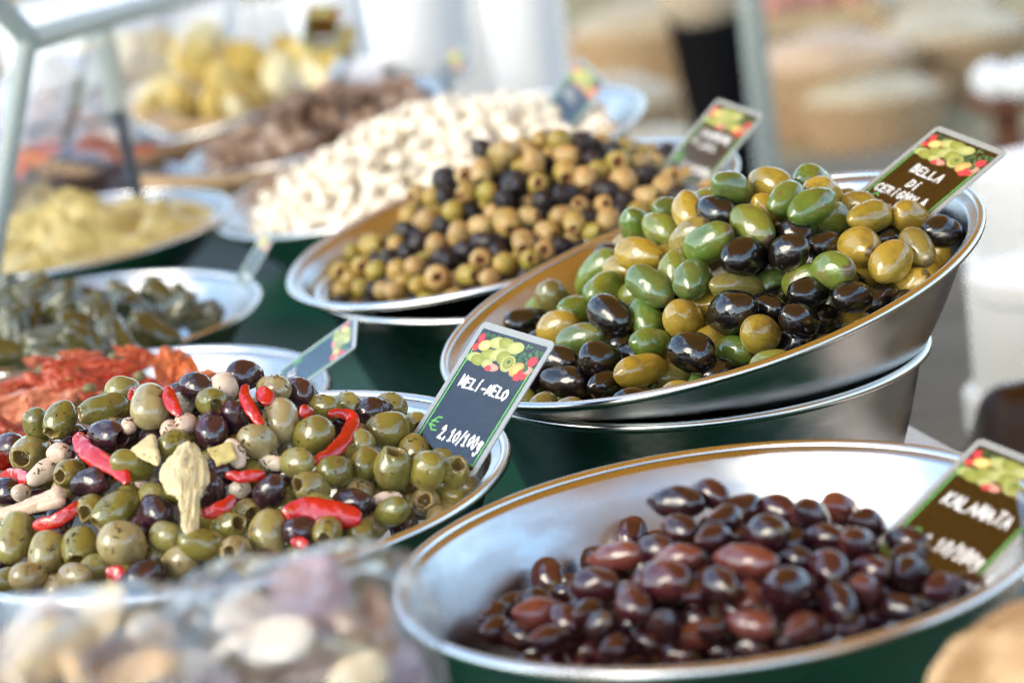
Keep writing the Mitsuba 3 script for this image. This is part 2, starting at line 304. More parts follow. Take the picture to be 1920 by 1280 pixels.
def relax(items, rounds=30):
    n = len(items); P = np.array([i.P for i in items]); W = np.array([i.w for i in items]); A = np.array([i.axis for i in items])
    L = np.array([i.L for i in items]); B = np.array([i.B for i in items]); area = np.array([i.area for i in items], float); lay = np.array([i.layer for i in items])
    b_ = items[0].bowl; nn = b_.n
    for r in range(rounds):
        D = P[None] - P[:, None]; dist = np.linalg.norm(D, axis=2) + 1e-9; U = D / dist[..., None]
        ca = np.einsum('ijk,ik->ij', U, A); cb = np.einsum('ijk,jk->ij', U, A)
        ri = 1 / np.sqrt((ca / L[:, None]) ** 2 + (1 - ca ** 2) / B[:, None] ** 2); rj = 1 / np.sqrt((cb / L[None]) ** 2 + (1 - cb ** 2) / B[None] ** 2)
        ov = (ri + rj) * np.where(lay[:, None] != lay[None], .74, .88) - dist; np.fill_diagonal(ov, -1)
        I, J = np.nonzero(ov > 0)
        if not len(I): break
        move = np.zeros_like(P)
        for i, j in zip(I, J):
            if i >= j: continue
            o = ov[i, j]; u = U[i, j]
            if lay[i] != lay[j]:                       # the buried piece gives way downwards
                k = i if lay[i] else j; move[k] -= nn * o * .3
                move[k] += (u if k == j else -u) * o * .25
                continue
            f, bk = (i, j) if area[i] >= area[j] else (j, i)
            if lay[i]: move[i] -= u * o * .4; move[j] += u * o * .4; continue
            move[f] -= W[f] * o * .22; move[bk] += W[bk] * o * .42
            s = 1 if f == i else -1
            move[f] -= s * u * o * .06; move[bk] += s * u * o * .10
        P += np.clip(move, -.004, .004)
        Q = (P - b_.C) @ b_.m[:3, :3]; rr = np.hypot(Q[:, 0], Q[:, 1]) + 1e-9          # nothing may pass through the steel
        cap = b_.ri - (b_.ri - b_.rb) * (1 - np.clip(1 + np.minimum(Q[:, 2], 0) / b_.depth, 0, 1) ** (1 / 1.6)) - B * np.where(lay, 1.15, .9)
        over = (Q[:, 2] < .004) & (rr > cap)
        Q[over, :2] *= (cap / rr)[over, None]; Q[:, 2] = np.maximum(Q[:, 2], -b_.depth + B)
        P = Q @ b_.m[:3, :3].T + b_.C
    for it, p in zip(items, P): it.P = p

def parse(txt):
    for w in txt.split(';'):
        w = w.split()
        if w: yield w[0], [float(x) for x in w[1:]]
# --- big olives: colour (g green, y yellow, k black, o olive brown), x, y, half axes, angle
BELLA = """k 1096 487 33 29 -60;g 1118 515 52 28 -48;g 1136 543 44 30 -28;y 1054 543 34 25 60;o 1019 576 34 24 70;g 1083 587 38 25 10;k 966 609 54 30 8;k 1146 597 47 31 32;
y 1044 624 36 18 -20;g 1097 635 49 25 -18;g 1047 649 28 16 30;y 1138 640 34 16 -10;k 1133 679 46 33 20;k 1065 716 48 24 8;y 1080 688 26 20 0;k 1047 679 38 26 0;y 1207 696 54 24 -12;
k 1110 724 22 14 0;k 1140 724 26 14 0;g 1221 646 42 26 5;k 1176 647 20 22 0;k 1182 668 26 20 0;g 1209 594 32 29 75;y 1281 599 40 33 35;g 1221 542 50 29 38;g 1298 528 41 33 -55;g 1271 502 26 30 -60;
y 1203 479 48 28 8;o 1384 535 56 25 5;k 1373 588 47 36 -18;y 1329 571 20 20 0;y 1340 637 26 22 0;k 1303 664 48 34 20;y 1425 632 37 33 20;g 1377 664 24 18 0;o 1258 704 22 9 0;k 1501 605 38 26 20;
y 1573 597 28 15 -15;k 1525 557 28 22 0;k 1464 558 30 26 0;k 1600 558 28 22 0;k 1641 560 34 18 -20;g 1558 513 34 32 0;g 1503 523 31 26 -30;y 1611 465 36 34 20;y 1676 496 47 33 -40;k 1666 443 34 18 20;
o 1722 468 28 24 60;y 1748 470 22 28 60;y 1700 528 36 14 -35;y 1716 505 16 10 0;y 1635 411 46 25 -12;y 1704 411 38 28 30;y 1604 390 18 14 0;k 1765 440 30 25 0;g 1552 406 46 31 8;g 1523 392 52 28 -25;
y 1542 362 38 20 15;g 1523 340 40 26 5;y 1445 345 42 22 18;g 1470 380 32 24 -35;o 1398 375 27 25 20;g 1376 357 30 25 20;k 1342 397 29 26 30;g 1318 384 24 22 0;y 1297 394 20 28 80;g 1258 402 34 26 25;
g 1193 427 25 27 60;g 1240 431 36 27 30;o 1293 446 46 23 -35;g 1331 455 50 32 -28;g 1412 426 46 31 48;k 1392 483 46 32 -15;y 1380 450 15 12 0;k 1484 433 36 22 15;k 1480 478 38 30 -35;k 1550 462 36 20 0;
y 1447 400 22 20 45;k 1452 420 24 18 30;y 1155 455 18 16 0;g 914 593 22 16 -30;g 960 580 22 12 10;k 1010 690 34 26 10;k 1430 580 32 26 0;k 1575 530 30 24 0;k 1420 672 24 14 0;k 1540 590 30 20 0;
y 1170 505 20 18 0;k 1250 575 24 20 0;y 1255 480 18 16 0;k 990 725 40 20 5;k 1040 640 24 20 0;k 1345 690 34 14 -8;k 1480 640 30 14 -20"""
for c, (x, y, a, b, ang) in parse(BELLA): add_item(bella, 'big', c, x, y, a, b, ang, amin=41, bmin=27, ratio=1.45)
under(bella, 'big', lambda g: g.choice(list('kkkgyo')), .0100, 1.45, .005, .020, .93, 3)
# --- dark purple olives: p dark purple, r brown red
KAL = """p 937 1110 33 30 30;p 1000 1083 38 30 60;p 1075 1046 34 27 40;p 1101 1011 26 20 0;r 1160 1043 56 23 -10;p 1152 990 34 22 -70;p 1202 1000 38 28 70;p 1117 1097 50 30 -10;r 1014 1155 55 30 12;p 939 1152 33 20 0;
p 937 1182 32 16 5;p 1062 1165 26 22 40;p 1125 1181 36 28 -65;p 1032 1065 26 24 0;p 1003 1128 20 14 0;p 1165 1213 30 14 0;p 1192 1134 32 28 30;p 1046 1200 50 18 5;p 1272 941 54 28 0;p 1335 928 27 22 20;p 1386 957 52 28 -8;
p 1277 992 34 26 10;p 1460 954 26 20 20;p 1442 1002 44 34 -25;p 1521 968 42 29 30;r 1274 1047 46 23 -12;r 1402 1053 58 30 3;p 1248 1092 52 36 -10;p 1346 1098 36 28 20;p 1479 1111 54 42 25;r 1410 1124 26 16 80;p 1189 1124 30 26 60;
p 1492 1050 26 20 0;p 1309 1146 26 18 20;p 1256 1180 30 26 60;r 1301 1193 20 18 0;p 1343 1183 36 18 15;r 1407 1175 46 24 8;r 1503 1177 38 17 -18;p 1468 1196 24 12 0;p 1208 1207 28 12 0;p 1319 1116 26 20 0;r 1574 954 42 28 20;
p 1627 981 28 20 20;p 1606 1023 44 30 30;p 1553 1066 39 32 60;p 1699 1015 39 25 5;p 1702 1042 36 14 5;p 1702 1077 39 30 0;p 1633 1071 22 24 0;r 1625 1106 29 26 30;p 1577 1135 30 28 60;p 1593 1164 36 16 0;p 1683 1140 26 18 0;
p 1811 1100 28 18 -15;r 1750 1130 24 10 -15;p 1760 1106 22 20 0;p 1640 1150 26 16 -10;p 1340 1010 30 24 0;p 1230 1140 24 20 0;p 1430 1150 26 18 0;p 1540 1120 24 22 0;p 1110 1150 22 20 0;p 980 1190 30 16 0;p 1090 1215 34 12 5;
p 1270 1215 30 12 0;p 1340 1212 30 12 0;p 1400 1205 30 14 -5;p 1545 1175 28 14 -10;p 1660 1100 22 20 0;p 1720 1120 24 16 0;p 960 1140 24 20 0;p 1360 975 28 20 0;p 1550 1010 24 20 0;p 1490 1015 24 20 0;p 1230 1030 24 20 0"""
for c, (x, y, a, b, ang) in parse(KAL): add_item(kal, 'kal', c, x, y, a, b, ang, amin=38, bmin=25, ratio=1.5)
under(kal, 'kal', lambda g: g.choice(list('pppp')), .0068, 1.55, .003, .0150, .70, 5)
# --- small pitted olives: t tan (with hole), k wrinkled black
MID = """t 604 521 18 22;t 641 513 23 22;t 644 544 20 14;t 635 480 15 16;t 662 474 15 18;t 699 461 26 22;t 680 500 17 20;t 707 508 18 20;t 680 541 18 16;k 705 544 14 12;t 740 546 20 14;t 746 510 17 24;t 779 502 20 22;t 786 535 15 18;t 824 521 24 24;
t 746 460 20 17;k 763 472 14 18;k 729 486 12 12;k 760 433 18 13;t 721 430 14 20;t 741 411 16 24;k 766 400 13 16;t 804 413 22 24;k 832 422 12 16;t 818 461 20 24;k 785 455 18 16;k 844 488 18 14;t 861 441 21 28;t 903 425 25 20;t 951 419 25 26 8 18;
k 880 397 18 14;t 853 397 18 20;k 909 453 26 15;t 981 457 22 21 0 14;t 1025 435 24 20 16 8;t 992 405 22 18;t 1077 421 20 24 -2 12;t 903 489 22 22;t 948 496 21 24;t 995 488 20 19 2 -4;t 877 516 20 20 14 2;t 919 521 17 12;t 1050 408 20 18;t 1022 471 16 19;
k 1050 463 18 16;k 936 474 12 12;k 941 450 20 14;k 1016 391 22 16;t 972 483 14 14;k 956 388 16 14;k 904 280 16 14;t 934 286 18 18;t 948 290 22 22;t 998 308 20 30;t 904 323 16 26;t 873 331 19 20;k 835 337 24 24;t 782 364 18 19 -12 8;t 812 370 15 22;
t 877 362 22 18 -14 8;t 915 361 20 22;k 837 366 14 16;k 967 347 26 26;k 948 378 16 18;t 1012 350 20 20;k 1017 356 16 14;k 1027 375 24 18;t 996 375 12 18;t 935 311 18 14;k 962 325 14 14;t 1052 265 24 20;k 1088 273 16 22;t 1061 292 26 20;
t 1061 323 22 28 2 14;t 1097 338 18 24;k 1109 299 16 16;t 1158 307 24 24;t 1198 307 14 12;t 1169 340 27 26;k 1206 332 18 20;t 1212 370 26 20;t 1244 352 18 26;t 1258 332 20 18 8 -3;k 1272 368 18 18;k 1130 356 26 18;t 1131 384 24 16 6 -2;t 1141 412 24 22;
t 1088 387 20 18 -4 -6;t 1053 406 22 18;t 1198 396 22 14;t 1122 318 20 16;k 1055 365 24 20;t 1112 435 20 12;k 1164 393 20 16;t 1016 264 14 14;k 1170 375 20 16;t 1240 390 18 14;k 1105 410 16 14;t 1075 445 18 12;t 850 525 16 14;t 720 545 16 12;k 868 470 18 14;
k 830 480 14 14;t 760 530 14 14;t 660 525 16 14;k 1100 365 20 16;t 985 280 18 16;t 975 310 16 16;k 1150 285 14 12;t 930 400 16 14;k 900 345 14 14;t 1040 285 14 16"""
for c, p in parse(MID): add_item(mid, 'mid', c, p[0], p[1], p[2], p[3], rng.uniform(-50, 50) if abs(p[2] - p[3]) < 4 else 0, hole=p[4:6] if len(p) > 4 else None, amin=20, bmin=17, ratio=1.2)
under(mid, 'mid', lambda g: g.choice(list('kkt')), .0078, 1.2, .003, .0160, .93, 7)
# --- the olive mix: G green pitted (hole offset), g green whole, p purple, w onion or garlic
MELI = """G 197 765 47 27 -8 -42 8;g 282 762 43 35 85;G 114 790 38 28 -60 -14 24;g 69 803 26 18 80;G 57 851 38 35 70 -8 6;G 130 888 30 24 0 -14 2;g 250 875 42 22 20;g 27 1008 47 32 100;G 88 1037 42 33 95 -6 36;G 150 1024 42 31 95 2 26;
g 228 1022 47 40 50;G 172 953 30 26 0 -8 4;G 217 957 46 32 -35 -32 26;g 56 1082 30 24 0;g 20 1090 20 14 0;g 145 1085 30 18 0;g 185 1065 24 22 0;g 343 1050 42 30 -35;g 378 1025 46 28 15;G 440 1037 30 24 0 -8 0;G 427 990 40 28 12 24 -10;
G 502 1000 40 34 85 -2 36;G 468 958 28 22 0 12 0;G 580 916 42 28 5 -22 -8;g 546 947 26 14 0;G 617 1002 33 25 0 -4 10;g 665 1002 18 15 0;g 558 1033 26 12 0;g 733 961 36 24 -25;G 797 929 24 24 0 2 -5;G 850 891 30 24 0 6 -16;g 838 916 22 18 0;
g 797 891 39 33 -65;G 735 882 40 33 85 6 -34;g 690 876 34 28 -55;g 726 807 45 33 -10;G 779 800 24 26 0 10 4;G 776 844 30 20 0 6 16;g 672 832 28 28 0;g 635 888 33 28 10;g 672 913 25 16 0;g 585 820 44 34 -45;g 527 788 43 31 80;
g 516 729 30 23 10;g 482 829 38 30 30;g 604 766 22 14 0;g 654 763 22 14 0;g 729 763 16 12 0;g 832 866 24 18 0;G 395 752 28 26 0 16 6;g 328 833 24 24 0;g 227 736 16 14 0;g 310 1009 26 16 0;g 307 1039 20 16 0;g 289 934 28 20 30;
p 398 805 37 28 80;p 438 783 30 24 80;p 201 817 40 28 8;p 128 816 33 25 -15;p 169 904 42 26 -12;p 458 703 28 27 0;p 365 731 36 16 10;p 557 735 27 22 30;p 697 772 27 27 0;p 504 926 37 25 -45;p 660 944 40 22 8;p 272 1076 40 20 -28;
p 271 992 26 24 0;p 292 958 36 24 40;p 395 923 40 16 95;p 563 1000 22 17 0;p 12 923 20 24 0;p 160 1098 24 10 0;p 19 839 14 12 0;p 141 858 14 12 0;w 418 728 30 24 75;w 348 748 25 20 10;w 81 884 34 18 -40;w 39 924 18 16 0;
w 273 907 22 16 0;w 116 851 24 18 0;w 242 797 14 16 0;w 440 853 30 18 60;w 471 869 18 13 0;w 513 866 28 14 15;w 349 794 22 18 0;w 321 806 18 18 0;w 449 916 20 16 0;w 726 935 28 13 -5;g 420 1060 30 14 0;g 240 1085 24 12 0;g 100 1100 24 10 0;
g 705 915 22 16 0;g 600 955 24 14 0;g 470 1065 26 14 0;p 620 975 22 14 0;g 760 905 18 18 0;g 640 1025 26 12 -10;g 700 985 22 12 -15;w 700 905 14 10 0;g 555 870 30 20 0;p 540 885 20 14 0;w 590 895 14 10 0;g 345 920 22 18 0;p 420 880 22 16 0;g 460 880 20 14 0"""
for c, p in parse(MELI):
    add_item(meli, 'onion' if c == 'w' else 'mix', c, p[0], p[1], p[2], p[3], p[4], hole=p[5:7] if len(p) > 6 else None, amin=0 if c == 'w' else 34, bmin=0 if c == 'w' else 26, ratio=1.28)
under(meli, 'mix', lambda g: g.choice(list('GGGpp')), .0082, 1.25, .005, .0175, .93, 9)
for b in (bella, kal, mid, meli): relax([i for i in ITEMS if i.bowl is b])

# ------------------------------------------------------------------ food: shapes
PAL = {'bigg': [(.10, .165, .022), (.135, .19, .03), (.085, .13, .03), (.16, .19, .028)], 'bigy': [(.34, .225, .025), (.37, .25, .035), (.28, .20, .025)], 'bigk': [(.004, .003, .003), (.007, .004, .004)],
       'bigo': [(.22, .17, .04), (.17, .15, .04)], 'kalp': [(.026, .004, .007), (.042, .006, .010), (.016, .003, .006)], 'kalr': [(.15, .036, .026), (.10, .026, .02)],
       'midt': [(.37, .255, .07), (.33, .25, .05), (.41, .27, .10), (.31, .25, .045), (.42, .30, .12)], 'midk': [(.016, .012, .016), (.022, .014, .016)],
       'mixG': [(.21, .17, .035), (.27, .22, .07), (.17, .15, .03), (.32, .25, .11)], 'mixg': [(.19, .16, .03), (.24, .21, .06), (.15, .135, .025), (.30, .24, .11)], 'mixp': [(.030, .008, .014), (.05, .014, .018), (.022, .007, .012)],
       'onionw': [(.66, .52, .40), (.62, .44, .34), (.70, .60, .46)]}
def olive_mesh(L, B, kind, col, hole, seed, coarse=False):
    g = np.random.default_rng(seed)
    nr, ns = (13, 16) if coarse else (21, 28)
    e = {'big': .98, 'kal': 1.05, 'mid': .86, 'mix': .88, 'onion': .9}[kind]
    th = np.linspace(.02, np.pi - .02, nr)
    if hole:
        t0 = math.asin(.50 ** (1 / e)); th = np.linspace(t0, np.pi - .02, nr)
    z, r = L * np.cos(th), B * np.sin(th) ** e
    asym = g.uniform(-.10, .10); r = r * (1 + asym * np.cos(th))
    if kind == 'big': z = z + L * .05 * np.exp(-((th - np.pi) / .22) ** 2) * -1
    if kind == 'kal': z = z - L * .13 * np.exp(-((th - np.pi) / .34) ** 2); r = r * (1 - .10 * np.exp(-((th - 2.5) / .4) ** 2))
    if hole:
        hr = r[0]; z = np.r_[z[0] - L * np.array([.75, .45, .2, .06, .005]), z]; r = np.r_[hr * np.array([.50, .70, .74, .78, .90]), r]
    n = len(z); a = np.arange(ns) * 2 * np.pi / ns
    Z_, R_ = np.repeat(z[:, None], ns, 1), np.repeat(r[:, None], ns, 1)
    if hole:
        wob = (meshkit.noise(np.stack([np.cos(a) * 1.7 + seed % 97, np.sin(a) * 1.7, 0 * a], -1), 3) - .5)
        R_[:7] *= 1 + .5 * wob; Z_[3:7] += L * .12 * wob
    v = np.stack([R_ * np.cos(a), R_ * np.sin(a), Z_], -1).reshape(-1, 3)
    off = g.uniform(0, 50, 3)
    lo = meshkit.noise(v / B * 1.1 + off, 1) - .5
    amp = .15
    if kind == 'mid' and col == 'k': lo = lo + (meshkit.noise(v / B * 4.2 + off, 2) - .5) * 1.6; amp = .20
    if kind == 'mix' and col == 'p': lo = lo + (meshkit.noise(v / B * 3.2 + off, 2) - .5) * .5
    if kind == 'onion': amp = .2
    v = v * (1 + amp * lo[:, None])
    if kind in ('big', 'kal', 'mix'):                       # a slight bend
        v[:, 0] += g.uniform(-.10, .10) * B * (v[:, 2] / L) ** 2
    pal = PAL[kind + col]; base = np.array(pal[g.integers(len(pal))]) * g.uniform(.88, 1.12)
    m1 = meshkit.fbm(v / B * .8 + off + 9, 3, 4)[:, None]; m2 = meshkit.noise(v / B * 5 + off, 6)[:, None]; m3 = meshkit.noise(v / B * 9 + off, 8)[:, None]
    colr = base * (.78 + .44 * m1) * (.92 + .16 * m2)
    if kind == 'big' and col == 'g':
        colr = colr + (np.array([.20, .17, .02]) - colr) * np.clip((m1 - .52) * 2.2, 0, .55)
    if kind == 'big' and col in 'gyo':
        colr = np.where(m3 > .84, colr * .70, colr); m4 = meshkit.fbm(v / B * 1.6 + off + 30, 3, 12)[:, None]
        colr = colr + (np.array([.16, .095, .03]) - colr) * np.clip((m4 - .60) * 5, 0, .65)
    if kind == 'mid' and col == 't': colr = colr + (np.array([.44, .22, .08]) - colr) * np.clip((m1 - .5) * 2.5, 0, .6)
    if kind == 'mix':
        m4 = meshkit.fbm(v / B * 1.5 + off + 30, 3, 12)[:, None]
        if col != 'p': colr = colr + (np.array([.20, .12, .05]) - colr) * np.clip((m4 - .58) * 4, 0, .6)
    if kind == 'mix': colr = np.where((m3 > .84) & (m2 > .5), colr * .35, colr)
    if kind == 'onion': colr = np.where(m3 > .9, colr * .3, colr)
    if kind == 'kal': colr = colr + (np.array([.16, .04, .03]) - colr) * np.clip((m1 - .56) * 2.0, 0, .5)
    if col == 'p' and kind == 'mix': colr = colr + (np.array([.13, .03, .05]) - colr) * np.clip((m1 - .55) * 2, 0, .5)
    if kind in ('big', 'kal'):                              # the stalk scar at one end
        s = (v[:, 2] > L * .955)[:, None]; colr = np.where(s, np.array([.10, .07, .03]) if col != 'k' else colr * 1.6, colr)
    if hole:
        tin = np.array({'mid': (.36, .19, .08), 'mix': (.24, .16, .05)}[kind]) if col != 'p' else np.array([.06, .02, .02])
        colr = colr.reshape(n, ns, 3); colr[:5] = tin; colr = colr.reshape(-1, 3)
    i, j = np.meshgrid(np.arange(n - 1), np.arange(ns), indexing='ij'); j2 = (j + 1) % ns
    q = np.stack([i * ns + j, (i + 1) * ns + j, (i + 1) * ns + j2, i * ns + j2], -1).reshape(-1, 4)
    v = np.vstack([v, [[0, 0, z[0]]], [[0, 0, z[-1]]]]); colr = np.vstack([colr, colr[:1], colr[-1:]])
    k = np.arange(ns); k2 = (k + 1) % ns
    f = np.vstack([q[:, [0, 1, 2]], q[:, [0, 2, 3]], np.stack([np.full(ns, n * ns), k, k2], -1), np.stack([np.full(ns, n * ns + 1), (n - 1) * ns + k2, (n - 1) * ns + k], -1)])
    return tri(v, f), np.clip(colr, 0, 1)
# which pieces does the camera see, and how much of each: a small map of the nearest ellipsoid per pixel
W0, H0 = 640, 427
idm, zb = np.full((H0, W0), -1), np.full((H0, W0), 1e9)
for n_, it in enumerate(ITEMS):
    s = W0 / 1920; c = pix(it.P); rad = it.L * F / c[2] * s + 2
    x0, x1, y0, y1 = int(max(0, c[0] * s - rad)), int(min(W0, c[0] * s + rad + 1)), int(max(0, c[1] * s - rad)), int(min(H0, c[1] * s + rad + 1))
    if x1 <= x0 or y1 <= y0: continue
    X, Y = np.meshgrid((np.arange(x0, x1) + .5) / s, (np.arange(y0, y1) + .5) / s)
    D = np.stack([(X - 960) / F, (Y - 640) / F, np.ones_like(X)], -1) @ M.T
    m = frame(it.P, it.axis)[:3, :3] / np.array([it.B, it.B, it.L]); o = (CAM - it.P) @ m; d = D @ m
    aa, bb, cc = (d * d).sum(-1), (d * o).sum(-1), o @ o - 1
    disc = bb * bb - aa * cc; t = np.where(disc > 0, (-bb - np.sqrt(np.maximum(disc, 0))) / aa, 1e9)
    sl = (slice(y0, y1), slice(x0, x1)); near = t < zb[sl]
    zb[sl] = np.where(near, t, zb[sl]); idm[sl] = np.where(near, n_, idm[sl])
seen = np.bincount(idm[idm >= 0].ravel(), minlength=len(ITEMS))
ORD = 'first second third fourth fifth sixth seventh eighth ninth tenth eleventh twelfth thirteenth fourteenth fifteenth sixteenth seventeenth eighteenth nineteenth twentieth'.split()
def nth(k): return ORD[k] if k < 20 else f'{k + 1}th'
LOOK = {'bigg': 'big green olive', 'bigy': 'big yellow olive', 'bigk': 'big glossy black olive', 'bigo': 'big olive brown olive', 'kalp': 'dark purple olive', 'kalr': 'brown red olive', 'midt': 'small tan olive',
        'midk': 'wrinkled black olive', 'mixG': 'pitted green olive', 'mixg': 'pale green olive', 'mixp': 'purple olive', 'onionw': 'white pearl onion'}
WHERE = {id(bella): 'the large tilted bowl', id(kal): 'the front right bowl', id(mid): 'the rear olive bowl', id(meli): 'the pepper mix bowl'}
NAME = {'bigg': 'green_olive', 'bigy': 'yellow_olive', 'bigk': 'black_olive', 'bigo': 'brown_olive', 'kalp': 'purple_olive', 'kalr': 'red_olive', 'midt': 'tan_olive', 'midk': 'wrinkled_olive', 'mixG': 'pitted_olive', 'mixg': 'pale_olive',
        'mixp': 'violet_olive', 'onionw': 'pearl_onion'}
BAND = ('along the back of', 'across the middle of', 'along the front of')
words = {}
for b in (bella, kal, mid, meli):
    vis = [k for k, it in enumerate(ITEMS) if it.bowl is b and seen[k] >= 6]
    if not vis: continue
    v = np.array([(ITEMS[k].P - b.C) @ b.m[:3, 1] for k in vis]); cut = np.quantile(v, [1 / 3, 2 / 3])
    cls = {}
    for k, vv in zip(vis, v): cls.setdefault((ITEMS[k].kind + ITEMS[k].col, 2 - int(vv > cut[0]) - int(vv > cut[1])), []).append(k)
    for (kc, band), ks in cls.items():
        ks.sort(key=lambda k: pix(ITEMS[k].P)[0])
        for r, k in enumerate(ks):
            o = '' if len(ks) == 1 else ' from the left'
            words[k] = f"{'only' if len(ks) == 1 else nth(r)} {LOOK[kc]}{o} {BAND[band]} {WHERE[id(b)]}"
for k, it in enumerate(ITEMS):
    kc = it.kind + it.col; wh = WHERE[id(it.bowl)]
    if it.layer and not seen[k]:
        lab = f'{LOOK[kc]} buried under the others in {wh}'
    else: lab = words.get(k) or f'{LOOK[kc]} mostly hidden between others in {wh}'
    key = say(numbered(NAME[kc]), lab, 'onion' if it.kind == 'onion' else 'olive', f'{LOOK[kc]}s in {wh}')
    hole = it.col == 'G' or kc == 'midt' or (kc == 'mixp' and k % 3 == 0)
    m, colr = olive_mesh(it.L, it.B, it.kind, it.col, hole, 1000 + k, it.layer == 1)
    put(key, m, 'skin_oily' if it.kind in ('big', 'mix', 'kal') else 'skin_soft', True, colr, frame(it.P, it.axis, rng.normal(size=3)))

# ------------------------------------------------------------------ the rest of the olive mix: pepper strips, artichoke
def hsurf(b, px, py, lift=0.0): return at(px, py, heap_hit(b, px, py) - lift)
def ribbon(pts, rad, flat=.45, sides=14, n=26):
    p = spline(pts, n); t = np.gradient(p, axis=0); t /= np.linalg.norm(t, axis=1, keepdims=True)
    view = unit(p.mean(0) - CAM); s = np.linspace(0, 1, n)
    rad = np.asarray(rad) * np.clip(np.sin(np.pi * np.clip(s * .94 + .03, 0, 1)) ** .35, .25, 1)
    a = np.cross(t, view); a /= np.linalg.norm(a, axis=1, keepdims=True); b = np.cross(t, a)
    g = np.arange(sides) * 2 * np.pi / sides
    v = (p[:, None] + rad[:, None, None] * (np.cos(g)[None, :, None] * a[:, None] + flat * np.sin(g)[None, :, None] * b[:, None]))
    v = np.concatenate([v.reshape(-1, 3), p[:1], p[-1:]])
    i, j = np.meshgrid(np.arange(n - 1), np.arange(sides), indexing='ij'); j2 = (j + 1) % sides
    q = np.stack([i * sides + j, i * sides + j2, (i + 1) * sides + j2, (i + 1) * sides + j], -1).reshape(-1, 4)
    k = np.arange(sides); k2 = (k + 1) % sides
    f = np.vstack([q[:, [0, 1, 2]], q[:, [0, 2, 3]], np.stack([np.full(sides, n * sides), k2, k], -1), np.stack([np.full(sides, n * sides + 1), (n - 1) * sides + k, (n - 1) * sides + k2], -1)])
    m = tri(v, f)
    if m.volume < 0: m.faces = m.faces[:, ::-1]
    return m
def tint(m, base, seed, scale=300, lo=.8, hi=.4, speck=None):
    v = np.asarray(m.vertices); n = meshkit.fbm(v * scale, 3, seed)[:, None]
    c = np.array(base) * (lo + hi * n)
    if speck is not None: c = np.where(meshkit.noise(v * scale * 4, seed + 3)[:, None] > .86, np.array(speck), c)
    return np.clip(c, 0, 1)
def rough(m, amp, scale, seed):
    m = m.copy(); v = np.asarray(m.vertices); n = np.asarray(m.vertex_normals)
    m.vertices = v + n * ((meshkit.fbm(v * scale + seed, 3, seed) - .5) * 2 * amp)[:, None]; return m
PEP = [((149, 811), (159, 841), (186, 862), (220, 880), (239, 905), 15, 'red pepper strip curving down beside the plump purple olive at left'),
       ((463, 722), (460, 747), (474, 773), (492, 795), 10, 'red pepper strip hooked over the top of the olive mix'),
       ((616, 775), (660, 783), (652, 812), (635, 838), (607, 858), (579, 867), 12, 'red pepper strip folded around the pale olive right of centre'),
       ((533, 967), (567, 958), (599, 962), (636, 966), (677, 972), 22, 'broad red pepper strip lying along the front of the mix'),
       ((62, 984), (101, 977), (133, 959), (147, 941), 11, 'red pepper strip under the pinkish artichoke piece at the left edge'),
       ((2, 898), (28, 892), (52, 898), 13, 'short red pepper piece at the very left edge of the mix'),
       ((-10, 856), (9, 866), (20, 872), 15, 'red pepper piece at far left above the short one'),
       ((377, 963), (412, 955), (438, 931), 11, 'small red pepper strip right of the artichoke stem'),
       ((424, 890), (460, 893), (496, 889), 9, 'dark red pepper strip right of the large artichoke heart'),
       ((200, 1078), (214, 1074), (230, 1078), 12, 'tiny red pepper piece at the front rim of the mix'),
       ((317, 725), (321, 752), (337, 778), 11, 'red pepper strip standing beside the tall pale olive'),
       ((484, 732), (496, 742), (498, 758), 14, 'crumpled red pepper piece behind the hooked strip'),
       ((560, 768), (570, 770), (582, 764), 11, 'small dark red pepper piece between two purple olives'),
       ((545, 1018), (560, 1016), (575, 1022), 9, 'small red pepper sliver low at the front of the mix'),
       ((246, 750), (250, 738), (256, 730), 8, 'thin red pepper sliver behind the tall pale olive')]
for k, e in enumerate(PEP):
    *pp_, w, lab = e
    P = [hsurf(meli, x, y, .012) for x, y in pp_]
    m = rough(ribbon(P, w * 1.72 / F, .42), .0011, 220, k)
    solo('pepper_strip', m, 'skin_oily', lab, 'red pepper', 'red pepper strips in the olive mix', smooth=True, color=tint(m, (.46, .007, .004), k, 300, .7, .6, (.50, .14, .04)))
def blob(parts, ref=.0022, sm=10):
    return bones(parts, ref, sm)
def hp(px, py, r, lift=.014): return hsurf(meli, px, py, lift), r * 1.4 / F
def hull(*pts): return Manifold.batch_hull([Manifold.sphere(r, 20).translate(list(map(float, p))) for p, r in pts])
art1 = (hull(hp(355, 833, 8, .020), hp(338, 842, 8, .018), hp(308, 882, 9, .018), hp(316, 915, 9, .020), hp(350, 935, 12, .022), hp(345, 885, 22, .020)) +
        hull(hp(362, 836, 8, .017), hp(382, 870, 9, .016), hp(380, 905, 10, .018), hp(352, 935, 12, .022), hp(358, 880, 20, .018)) +
        hull(hp(348, 915, 14, .021), hp(346, 955, 11, .022), hp(372, 925, 12, .020)) + hull(hp(347, 950, 11, .022), hp(352, 1000, 9, .022)) + hull(hp(366, 940, 10, .020), hp(362, 1000, 9, .021)))
art1 = manif(art1.refine_to_length(.0016), 4)
va, na = np.array(art1.vertices), np.array(art1.vertex_normals)
dl = unit(hp(345, 935, 1)[0] - hp(352, 830, 1)[0]); al = (va @ dl)[:, None]
qq = (va - al * dl) * 420 + al * dl * 45
art1.vertices = va + na * ((np.abs(meshkit.fbm(qq, 2, 3) - .5) * 2 - .4) * .0030 + (meshkit.fbm(va * 130, 3, 4) - .5) * .003)[:, None]
solo('artichoke_heart', art1, 'matte_food', 'large cream artichoke heart with its stem pointing down in the olive mix', 'artichoke', 'artichoke pieces in the olive mix', smooth=True, color=tint(art1, (.62, .52, .29), 4, 120, .75, .5, (.30, .20, .08)))
